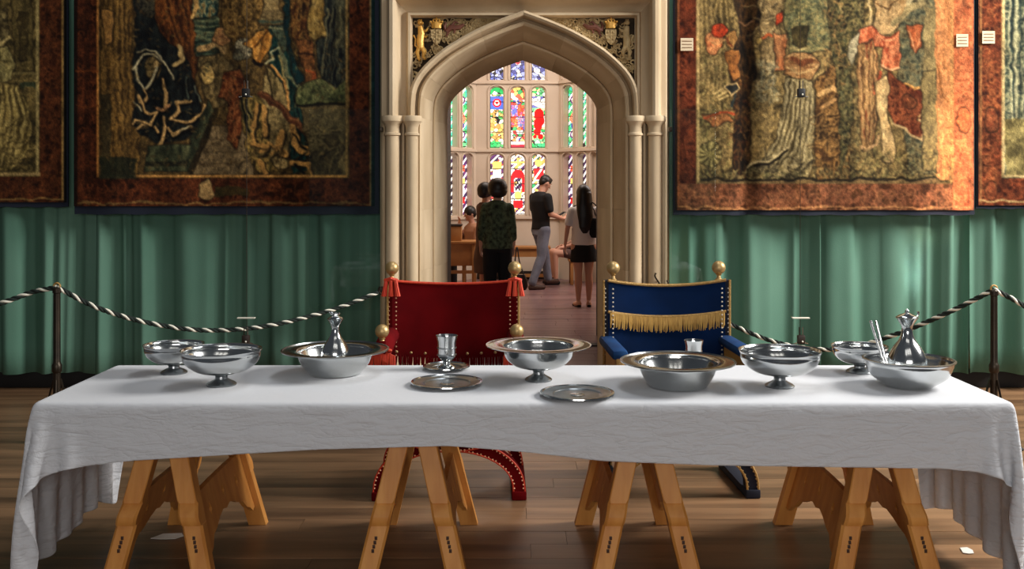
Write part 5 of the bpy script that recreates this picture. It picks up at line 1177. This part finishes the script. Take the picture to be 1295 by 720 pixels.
# ------------------------------------------------------------------ glass wings beside the doorway
mg = bpy.data.materials.new('clear_pane'); mg.use_nodes = True
_N = mg.node_tree.nodes; _L = mg.node_tree.links; _out = _N['Material Output']; _t = _N.new('ShaderNodeBsdfTransparent'); _t.inputs[0].default_value = (.93, .96, .95, 1); _g = _N.new('ShaderNodeBsdfGlossy'); _g.inputs['Roughness'].default_value = .02
_f = _N.new('ShaderNodeFresnel'); _f.inputs[0].default_value = 1.35; _m = _N.new('ShaderNodeMixShader'); _L.new(_f.outputs[0], _m.inputs[0]); _L.new(_t.outputs[0], _m.inputs[1]); _L.new(_g.outputs[0], _m.inputs[2]); _L.new(_m.outputs[0], _out.inputs[0])
for x0, x1, l in ((391, 481, 'clear glass panel standing left of the stone doorway'), (849, 905, 'clear glass panel standing right of the stone doorway')):
    d = 7.385; a = P(x0, 138, d); b = P(x1, 392, d); e = tag(empty('glass_panel', ((a.x+b.x)/2, d, 0)), l, 'panel'); w = (b.x-a.x)
    r = .05; h = a.z-b.z; pts = [(-w/2, h), (-w/2, r)]+[(-w/2+r-r*math.cos(PI/2*i/5), r-r*math.sin(PI/2*i/5)) for i in range(1, 6)]+[(w/2-r, 0)]+[(w/2-r+r*math.sin(PI/2*i/5), r-r*math.cos(PI/2*i/5)) for i in range(1, 6)]+[(w/2, h)]
    MB().prism(pts, .008, lambda A, B, C, z=b.z: Vector((A, C, z+B))).build('pane', mg, e, False)
    sx = 1 if x0 < 600 else -1
    for zz in (b.z+.15, a.z-.15): MB().box((sx*(w/2+.0), .05, zz), (.02, .10, .035), bev=.004).build('bracket', M['bronze'], e)
# ------------------------------------------------------------------ people in the chamber
# the hall is unlinked while the remeshes are evaluated, so each evaluation stays quick, and linked back below
WORK = SC; _held = list(COL.objects)
for _o in _held: COL.objects.unlink(_o)
def V(*a): return Vector(a)
class Blob(MB):
    def cap(s, a, b, r0, r1, sc=None, seg=14):
        a = V(*a); b = V(*b); ax = b-a; L = ax.length; q = V(0, 0, 1).rotation_difference(ax.normalized()).to_matrix() if L > 1e-5 else Matrix.Identity(3)
        pr = [(0, -r0)]+[(r0*math.cos(t), r0*math.sin(t)) for t in (-1.2, -.8, -.4)]+[(r0+(r1-r0)*t, L*t) for t in (0, .25, .5, .75, 1)]+[(r1*math.cos(t), L+r1*math.sin(t)) for t in (.4, .8, 1.2)]+[(0, L+r1)]
        return s.lathe(pr, a, seg, q)
    def chain(s, pts, rs):
        for i in range(len(pts)-1): s.cap(pts[i], pts[i+1], rs[i], rs[i+1])
        return s
    def ell(s, c, r, rot=None, seg=20):
        n = len(s.v); s.ball((0, 0, 0), 1, seg, 12)
        R = rot or Matrix.Identity(3); s.v[n:] = [tuple(R @ V(v[0]*r[0], v[1]*r[1], v[2]*r[2])+V(*c)) for v in s.v[n:]]; return s
    def rings(s, secs, seg=22):
        # secs: (cx, cy, z, rx, ry)
        return s.loft([[V(cx+rx*math.cos(2*PI*k/seg), cy+ry*math.sin(2*PI*k/seg), z) for k in range(seg)] for cx, cy, z, rx, ry in secs])
    def skin(s, name, m, parent, vox=.010, sm=4, disp=0, seed=0):
        me = s.mesh('tmp'); o = bpy.data.objects.new('tmp', me); WORK.collection.objects.link(o)
        r = o.modifiers.new('r', 'REMESH'); r.mode = 'VOXEL'; r.voxel_size = vox
        g = o.modifiers.new('s', 'SMOOTH'); g.factor = .5; g.iterations = sm
        dg = bpy.context.evaluated_depsgraph_get(); me2 = bpy.data.meshes.new_from_object(o.evaluated_get(dg)); bpy.data.objects.remove(o)
        me2.name = name
        if disp:
            from mathutils import noise
            for v in me2.vertices:
                c = v.co; v.co = c+v.normal*disp*noise.noise(V(c.x*9+seed, c.y*9, c.z*4))
        me2.materials.clear(); return link_mesh(name, me2, m, parent, True, None)
def hand(b, wrist, dirv, side, palm=(0, 0, -1), curl=.5, spread=.35):
    """palm and five separate fingers; dirv = pointing direction, side = thumb side"""
    w = V(*wrist); d = V(*dirv).normalized(); t = V(*side); t = (t-d*t.dot(d)).normalized(); n = d.cross(t)
    n = n if n.dot(V(*palm)) > 0 else -n
    R = Matrix((t, d, n)).transposed(); b.ell(w+d*.045, (.040, .052, .016), R, 14)
    for i, (o, L) in enumerate(((.030, .066), (.010, .075), (-.010, .070), (-.029, .056))):
        p0 = w+d*.078+t*o; p1 = p0+(d+n*curl*.5+t*o*spread*8).normalized()*L*.5; p2 = p1+(d*(1-curl*.6)+n*curl).normalized()*L*.5; b.chain([p0, p1, p2], [.0105, .0095, .008])
    p0 = w+d*.02+t*.032; p1 = p0+(d*.6+t*.8).normalized()*.04; p2 = p1+(d*.9+t*.3+n*.3).normalized()*.032; b.chain([p0, p1, p2], [.013, .011, .009])
def head(b, c, yaw=0, pitch=0, s=1.0):
    R = (Matrix.Rotation(yaw, 3, 'Z') @ Matrix.Rotation(pitch, 3, 'X')); c = V(*c)
    def q(x, y, z): return c+R @ V(x*s, y*s, z*s)
    b.ell(c, (.074*s, .093*s, .105*s), R); b.ell(q(0, .022, -.058), (.052*s, .060*s, .055*s), R)
    b.cap(q(0, .088, .012), q(0, .112, -.022), .009*s, .013*s); b.ell(q(0, .088, -.062), (.024*s, .010*s, .008*s), R); b.ell(q(0, .075, -.095), (.022*s, .020*s, .016*s), R)
    b.ell(q(0, .078, .030), (.050*s, .014*s, .012*s), R)
    for sx in (-1, 1): b.ell(q(sx*.076, -.004, -.008), (.010*s, .020*s, .031*s), R)
    return q, R
def face(q, parent, s=1.0):
    e = MB()
    for sx in (-1, 1): e.ball(q(sx*.030, .083, .010), .0115*s, 10, 8)
    e.build('eyes', M['ropelight'], parent); p = MB()
    for sx in (-1, 1): p.ball(q(sx*.030, .0915, .010), .0055*s, 8, 6); p.tube([q(sx*.014, .092, .030), q(sx*.032, .092, .035), q(sx*.048, .080, .028)], .0035*s, 5)
    p.build('pupils_and_brows', M['hair'], parent)
    MB().tube([q(-.022, .094, -.060), q(0, .100, -.058), q(.022, .094, -.060)], .0045*s, 6).build('lips', M['pinkcloth'], parent)
def foot(b, ankle, toe, r=.036, g=0):
    g = .009 if r in (.040, .046, .042) else 0
    a = V(*ankle); t = V(*toe); heel = a+V(0, 0, -.0)-(t-a).normalized()*.03; b.cap((heel.x, heel.y, t.z+.008), (heel.x*.5+t.x*.5, heel.y*.5+t.y*.5, t.z+.008), .034+g, .040+g); b.cap((heel.x*.4+t.x*.6, heel.y*.4+t.y*.6, t.z+.004), t, .038+g, .026+g); b.cap(a, (heel.x, heel.y, t.z+.02), r, .034)
# ---- woman in the dark green blouse (from behind)
D = 12.0; e = tag(empty('person', (X_(629, D), D, 0), math.radians(4)), 'person seen from behind in a dark green patterned blouse and black trousers, black bob', 'person')
b = Blob(); q, R = head(b, (0, .01, 1.575), .15, -.05); b.cap((0, -.01, 1.37), (0, .005, 1.50), .056, .050)
b.rings([(0, 0, .86, .165, .115), (0, 0, .98, .160, .115), (0, 0, 1.12, .150, .105), (0, -.005, 1.28, .175, .110), (0, -.005, 1.37, .150, .085), (0, -.005, 1.41, .07, .06)])
for sx in (-1, 1):
    el = V(sx*.190, -.02, 1.10); wr = V(sx*.20, .05, .87); b.chain([(sx*.145, 0, 1.345), el, wr], [.052, .040, .026]); hand(b, wr, (0, .12, -1), (-sx*.3, 1, 0), (-sx, 0, 0), .55)
    b.chain([(sx*.09, 0, .88), (sx*.088, .01, .48), (sx*.085, -.01, .09)], [.09, .056, .038]); foot(b, (sx*.085, -.01, .08), (sx*.10, .15, .022))
bd = b.skin('body', M['skin'], e); face(q, e)
b = Blob(); b.rings([(0, 0, .84, .195, .14), (0, 0, .90, .19, .14), (0, 0, 1.05, .172, .13), (0, -.005, 1.22, .172, .128), (0, -.005, 1.33, .165, .112), (0, -.01, 1.405, .11, .085), (0, -.01, 1.43, .07, .065)])
for sx in (-1, 1): b.chain([(sx*.145, 0, 1.345), (sx*.190, -.02, 1.10), (sx*.198, .02, .97)], [.062, .052, .046])
b.skin('blouse', M['greenprint'], e, .012, 4, .014)
b = Blob(); b.rings([(0, 0, .80, .175, .125), (0, 0, .92, .17, .12), (0, 0, .96, .165, .12)])
for sx in (-1, 1): b.chain([(sx*.088, 0, .84), (sx*.090, .01, .48), (sx*.088, -.01, .08)], [.100, .080, .070])
b.skin('trousers', M['black_cloth'], e, .012, 4, .008)
b = Blob(); b.ell(q(0, -.018, .012), (.122, .125, .122), R); b.ell(q(0, -.05, -.035), (.116, .085, .085), R); [b.cap(q(sx*.085, .01, .02), q(sx*.092, .0, -.06), .032, .024) for sx in (-1, 1)]
b.skin('bob_hair', M['hairbrown'], e, .008, 3)
b = Blob()
for sx in (-1, 1): foot(b, (sx*.085, -.01, .07), (sx*.10, .155, .022), .040)
b.skin('shoes', M['black_cloth'], e, .010, 3)
hb = tag(empty('handbag', (X_(657, 11.95), 11.95, .34)), 'dark brown handbag hanging from the right hand of the person in green', 'bag')
b = Blob(); b.rings([(0, 0, .0, .075, .05), (0, 0, .04, .105, .06), (0, 0, .12, .10, .05), (0, 0, .19, .07, .03)]); b.skin('bag_body', mat('maroon_leather', (44, 24, 24), .5), hb, .010, 3, .01)
MB().tube(crom([(-.06, 0, .16), (-.055, 0, .34), (-.03, 0, .52), (.0, 0, .34), (.06, 0, .16)], 6), .008, 6).build('strap', M['darkwood'], hb)
# ---- person behind her, turned to the right
D = 13.6; e = tag(empty('person', (X_(614, D), D, 0), math.radians(-62)), 'person mostly hidden behind the one in green, short dark hair, arm raised', 'person')
b = Blob(); q, R = head(b, (0, .01, 1.53), .1, -.12, .98); b.cap((0, -.01, 1.32), (0, .005, 1.45), .053, .048)
b.rings([(0, 0, .84, .155, .11), (0, 0, 1.0, .145, .11), (0, 0, 1.15, .14, .105), (0, -.005, 1.27, .16, .105), (0, -.005, 1.34, .13, .08), (0, -.005, 1.38, .06, .055)])
for sx in (-1, 1):
    if sx < 0: el = V(-.22, .10, 1.12); wr = V(-.20, .27, 1.24); dr = (.05, .7, .5)
    else: el = V(.22, .0, 1.08); wr = V(.18, .18, 1.02); dr = (-.2, 1, .1)
    b.chain([(sx*.165, 0, 1.32), el, wr], [.048, .038, .025]); hand(b, wr, dr, (0, -.2, 1), (-sx, 0, -.2), .6)
    b.chain([(sx*.085, 0, .86), (sx*.085, .01, .46), (sx*.085, -.01, .09)], [.088, .055, .037]); foot(b, (sx*.085, -.01, .08), (sx*.10, .14, .022))
b.skin('body', M['skin'], e); face(q, e, .98)
b = Blob(); b.rings([(0, 0, .90, .17, .125), (0, 0, 1.05, .16, .125), (0, 0, 1.2, .165, .12), (0, -.005, 1.31, .165, .10), (0, -.01, 1.38, .08, .07)]); [b.cap((sx*.165, 0, 1.31), (sx*.205, .03, 1.17), .062, .058) for sx in (-1, 1)]
b.skin('shirt', M['browncloth'], e, .012, 4, .01)
b = Blob(); b.rings([(0, 0, .40, .20, .16), (0, 0, .6, .19, .15), (0, 0, .86, .16, .125), (0, 0, .96, .15, .115)]); b.skin('skirt', M['browncloth'], e, .012, 4, .015)
b = Blob(); b.ell(q(0, -.020, .020), (.102, .118, .114), R); b.ell(q(0, -.05, -.02), (.096, .075, .08), R); b.skin('short_hair', M['hair'], e, .008, 3)
# ---- man walking to the right, looking at what he holds
D = 15.35; e = tag(empty('person', (X_(684, D), D, 0), math.radians(-58)), 'person in a black T-shirt and grey jeans walking right, head bent over the hands', 'person')
b = Blob(); q, R = head(b, (0, .085, 1.655), 0, -.58, 1.03); b.cap((0, -.01, 1.46), (0, .045, 1.60), .060, .054)
b.rings([(0, 0, .90, .165, .115), (0, 0, 1.05, .155, .11), (0, -.01, 1.22, .175, .115), (0, -.02, 1.38, .195, .12), (0, -.02, 1.46, .165, .095), (0, -.01, 1.51, .07, .06)])
arms = {1: (V(.235, .03, 1.17), V(.19, .27, 1.10), (-.25, .9, .15)), -1: (V(-.235, .05, 1.18), V(-.14, .27, 1.13), (.3, .85, .1))}
for sx in (-1, 1):
    el, wr, dr = arms[sx]; b.chain([(sx*.195, -.01, 1.43), el, wr], [.058, .045, .029]); hand(b, wr, dr, (-sx, .1, .5), (0, .1, 1), .8)
legs = {1: [(.09, 0, .92), (.10, -.06, .50), (.095, -.22, .10)], -1: [(-.09, 0, .92), (-.095, .14, .52), (-.09, .20, .13)]}
for sx in (-1, 1): b.chain(legs[sx], [.092, .060, .040])
foot(b, (.095, -.22, .09), (.11, -.04, .026)); foot(b, (-.09, .19, .12), (-.10, .37, .085))
b.skin('body', M['skin'], e); face(q, e)
b = Blob(); b.rings([(0, 0, .925, .178, .130), (0, 0, 1.05, .172, .125), (0, -.01, 1.22, .19, .130), (0, -.02, 1.37, .208, .134), (0, -.02, 1.46, .18, .108), (0, -.01, 1.52, .085, .075)])
b.cap((.195, -.01, 1.43), (.228, .012, 1.24), .074, .066); b.cap((-.195, -.01, 1.43), (-.228, .02, 1.25), .074, .066); b.skin('t_shirt', M['black_cloth'], e, .012, 4, .010)
b = Blob(); b.rings([(0, 0, .84, .17, .125), (0, 0, .93, .168, .12), (0, 0, .985, .165, .118)])
for sx in (-1, 1): b.chain([V(*legs[sx][0]), V(*legs[sx][1]), V(*legs[sx][2])+V(0, 0, .02)], [.106, .078, .064])
b.skin('jeans', M['jeans'], e, .011, 3, .012)
b = Blob(); foot(b, (.095, -.22, .10), (.11, -.025, .03), .046); foot(b, (-.09, .19, .13), (-.10, .38, .09), .046); b.skin('boots', M['boot'], e, .010, 3)
b = Blob(); b.ell(q(0, -.014, .030), (.086, .104, .100), R); b.ell(q(0, .03, .085), (.060, .060, .035), R); b.ell(q(0, -.055, -.01), (.076, .055, .07), R); b.skin('short_hair', M['hair'], e, .008, 3, .006)
ph = MB().box((0, 0, 0), (.075, .14, .010), bev=.004).build('phone', M['black_cloth'], None); ph.parent = None
ph.location = e.matrix_basis @ V(0, .36, 1.165); ph.location = Matrix.Rotation(math.radians(-58), 3, 'Z') @ V(.03, .37, 1.165)+V(X_(684, D), D, 0); ph.rotation_euler = (.5, 0, math.radians(-58))
tag(ph, 'small dark phone held by the person in the black T-shirt', 'phone')
# ---- woman at the right, from behind
D = 13.05; e = tag(empty('person', (X_(738, D), D, 0), math.radians(6)), 'person seen from behind with long black hair, pale shirt, black shorts and sandals', 'person')
b = Blob(); q, R = head(b, (0, .01, 1.50), -.1, -.05, .98); b.cap((0, -.01, 1.31), (0, .005, 1.43), .050, .045)
b.rings([(0, 0, .80, .155, .115), (0, 0, .90, .150, .11), (0, 0, 1.04, .118, .09), (0, -.005, 1.20, .150, .10), (0, -.005, 1.30, .135, .08), (0, -.005, 1.345, .06, .055)])
for sx in (-1, 1):
    if sx < 0: el = V(-.215, .0, 1.05); wr = V(-.235, .07, .83); hd = (0, .15, -1)
    else: el = V(.205, .05, 1.07); wr = V(.17, .22, 1.16); hd = (-.4, .5, .6)
    b.chain([(sx*.155, 0, 1.28), el, wr], [.044, .034, .023]); hand(b, wr, hd, (-sx*.3, 1, 0), (-sx, 0, 0), .5)
    b.chain([(sx*.085, 0, .80), (sx*.075, .012, .62), (sx*.070, .0, .44), (sx*.072, -.018, .32), (sx*.070, -.005, .10)], [.092, .070, .050, .052, .031]); foot(b, (sx*.070, -.005, .08), (sx*.10, .135, .024), .030)
b.skin('body', M['skin'], e); face(q, e, .98)
b = Blob(); b.rings([(0, 0, .82, .168, .128), (0, 0, .90, .170, .128), (0, 0, 1.05, .155, .118), (0, -.005, 1.20, .168, .118), (0, -.005, 1.29, .155, .10), (0, -.01, 1.355, .08, .07)]); [b.cap((sx*.155, 0, 1.275), (sx*.195, .0, 1.12), .062, .058) for sx in (-1, 1)]
b.skin('shirt', M['tee_white'], e, .012, 4, .012)
b = Blob(); b.rings([(0, 0, .60, .178, .135), (0, 0, .66, .176, .135), (0, 0, .80, .168, .13), (0, 0, .88, .15, .11)]); b.skin('shorts', M['black_cloth'], e, .012, 3, .008)
b = Blob(); b.ell(q(0, -.020, .022), (.100, .112, .110), R); b.rings([(0, -.115, .98, .03, .02), (0, -.125, 1.06, .085, .032), (0, -.12, 1.20, .105, .042), (0, -.09, 1.34, .112, .060), (0, -.05, 1.44, .108, .085), (0, -.03, 1.52, .100, .095)])
b.skin('long_hair', M['hair'], e, .009, 3, .008)
b = Blob()
for sx in (-1, 1): b.cap((sx*.066, -.045, .012), (sx*.10, .15, .012), .030, .030)
sd = b.skin('sandals', M['black_cloth'], e, .009, 2)
bg = tag(empty('shoulder_bag', (X_(753, 12.95), 12.95, .92)), 'small dark shoulder bag at the right side of the long-haired person', 'bag')
b = Blob(); b.rings([(0, 0, 0, .06, .04), (0, 0, .05, .085, .05), (0, 0, .22, .08, .045), (0, 0, .26, .05, .03)]); b.skin('bag_body', M['black_cloth'], bg, .011, 3, .008)
MB().tube(crom([(.05, 0, .24), (.02, -.07, .40), (-.05, -.06, .47), (-.03, .05, .40), (.03, .02, .24)], 6), .008, 6).build('strap', M['black_cloth'], bg)
# ---- seated figures
def seated(loc, rz, label, top, legc, hair, raise_arm, shorts):
    e = tag(empty('person', loc, rz), label, 'person'); b = Blob(); q, R = head(b, (0, .07, 1.17), 0, -.25, .97); b.cap((0, .02, .97), (0, .05, 1.10), .052, .047)
    b.rings([(0, -.02, .45, .165, .13), (0, 0, .58, .15, .115), (0, .01, .74, .15, .11), (0, .02, .88, .165, .11), (0, .02, .96, .13, .08), (0, .02, 1.01, .06, .055)])
    for sx in (-1, 1):
        if raise_arm and sx > 0: el = V(.19, .18, .78); wr = V(.10, .21, .99); dr = (-.3, .0, 1)
        else: el = V(sx*.21, .05, .70); wr = V(sx*.14, .27, .62); dr = (-sx*.2, 1, -.1)
        b.chain([(sx*.165, .02, .92), el, wr], [.048, .038, .026]); hand(b, wr, dr, (-sx, 0, .5), (0, 0, -1), .6)
        b.chain([(sx*.09, .02, .50), (sx*.12, .44, .52), (sx*.11, .42, .10)], [.090, .062, .038]); foot(b, (sx*.11, .42, .085), (sx*.12, .57, .024))
    b.skin('body', M['skin'], e); face(q, e, .97)
    b = Blob(); b.rings([(0, -.02, .46, .18, .145), (0, 0, .6, .168, .135), (0, .01, .76, .165, .125), (0, .02, .89, .175, .12), (0, .02, .97, .14, .09), (0, .015, 1.02, .07, .065)])
    for sx in (-1, 1): b.cap((sx*.165, .02, .92), (sx*.198, .05, .77), .062, .056)
    b.skin('shirt', top, e, .012, 4, .01)
    b = Blob(); b.rings([(0, -.02, .43, .175, .14), (0, -.02, .55, .17, .13)])
    for sx in (-1, 1):
        if shorts: b.cap((sx*.09, .02, .51), (sx*.11, .26, .52), .105, .088)
        else: b.chain([V(sx*.09, .02, .51), V(sx*.12, .44, .52), V(sx*.11, .42, .12)], [.103, .078, .062])
    b.skin('shorts' if shorts else 'trousers', legc, e, .012, 3, .008)
    b = Blob(); [foot(b, (sx*.11, .42, .085), (sx*.12, .58, .026), .042) for sx in (-1, 1)]; b.skin('shoes', M['black_cloth'], e, .010, 3)
    b = Blob(); b.ell(q(0, -.014, .026), (.086, .103, .102), R); b.ell(q(0, -.05, -.01), (.08, .06, .075), R); b.skin('hair', hair, e, .009, 3); return e
seated((X_(599, 15.6), 15.6, 0), math.radians(120), 'seated person at the left desk in a pinkish top, hand raised to the face', M['tancloth'], M['black_cloth'], M['hair'], True, False)
seated((X_(734, 16.1), 16.1, 0), math.radians(95), 'seated person at the right with bare legs, mostly hidden behind the long-haired one', M['black_cloth'], M['browncloth'], M['hair'], False, True)
def bench(name, loc, w, d, h, label, cat, cross=True):
    e = tag(empty(name, loc), label, cat); MB().box((0, 0, h-.02), (w, d, .04), bev=.006).build('seat' if cat != 'desk' else 'table_top', M['chamberwood'], e)
    for sx in (-1, 1):
        for sy in (-1, 1): MB().box((sx*(w/2-.05), sy*(d/2-.04), (h-.04)/2), (.05, .05, h-.04), bev=.005).build('leg', M['chamberwood'], e)
    return e
st = bench('wooden_stool', (X_(734, 16.1), 16.1, 0), .40, .38, .415, 'wooden stool under the seated person at the right', 'stool')
st = bench('wooden_stool', (X_(599, 15.6), 15.6, 0), .40, .38, .415, 'wooden stool under the seated person at the left desk', 'stool')
b1 = bench('wooden_bench', (X_(664, 16.45), 16.45, 0), .85, .38, .60, 'plain wooden bench below the stained glass window', 'bench')
MB().box((0, -.15, .50), (.74, .02, .14)).build('apron', M['chamberwood'], b1); MB().box((0, -.15, .12), (.74, .03, .05)).build('rail', M['chamberwood'], b1)
dk = bench('desk', (X_(578, 14.9), 14.9, 0), .62, .5, .78, 'warm brown wooden desk by the left door edge', 'desk')
MB().box((0, -.20, .58), (.56, .02, .34), bev=.004).build('front_panel', M['chamberwood'], dk); MB().box((.0, .0, .30), (.5, .03, .05)).build('rail', M['chamberwood'], dk)
cb = tag(empty('wooden_box', (X_(574, 14.9), 14.9, .78)), 'small wooden box standing on the brown desk', 'box')
MB().box((0, 0, .11), (.24, .26, .22), bev=.008).build('body', M['chamberwood'], cb); MB().box((0, 0, .235), (.26, .28, .03), bev=.006).build('lid', M['darkwood'], cb)
for _o in _held: COL.objects.link(_o)
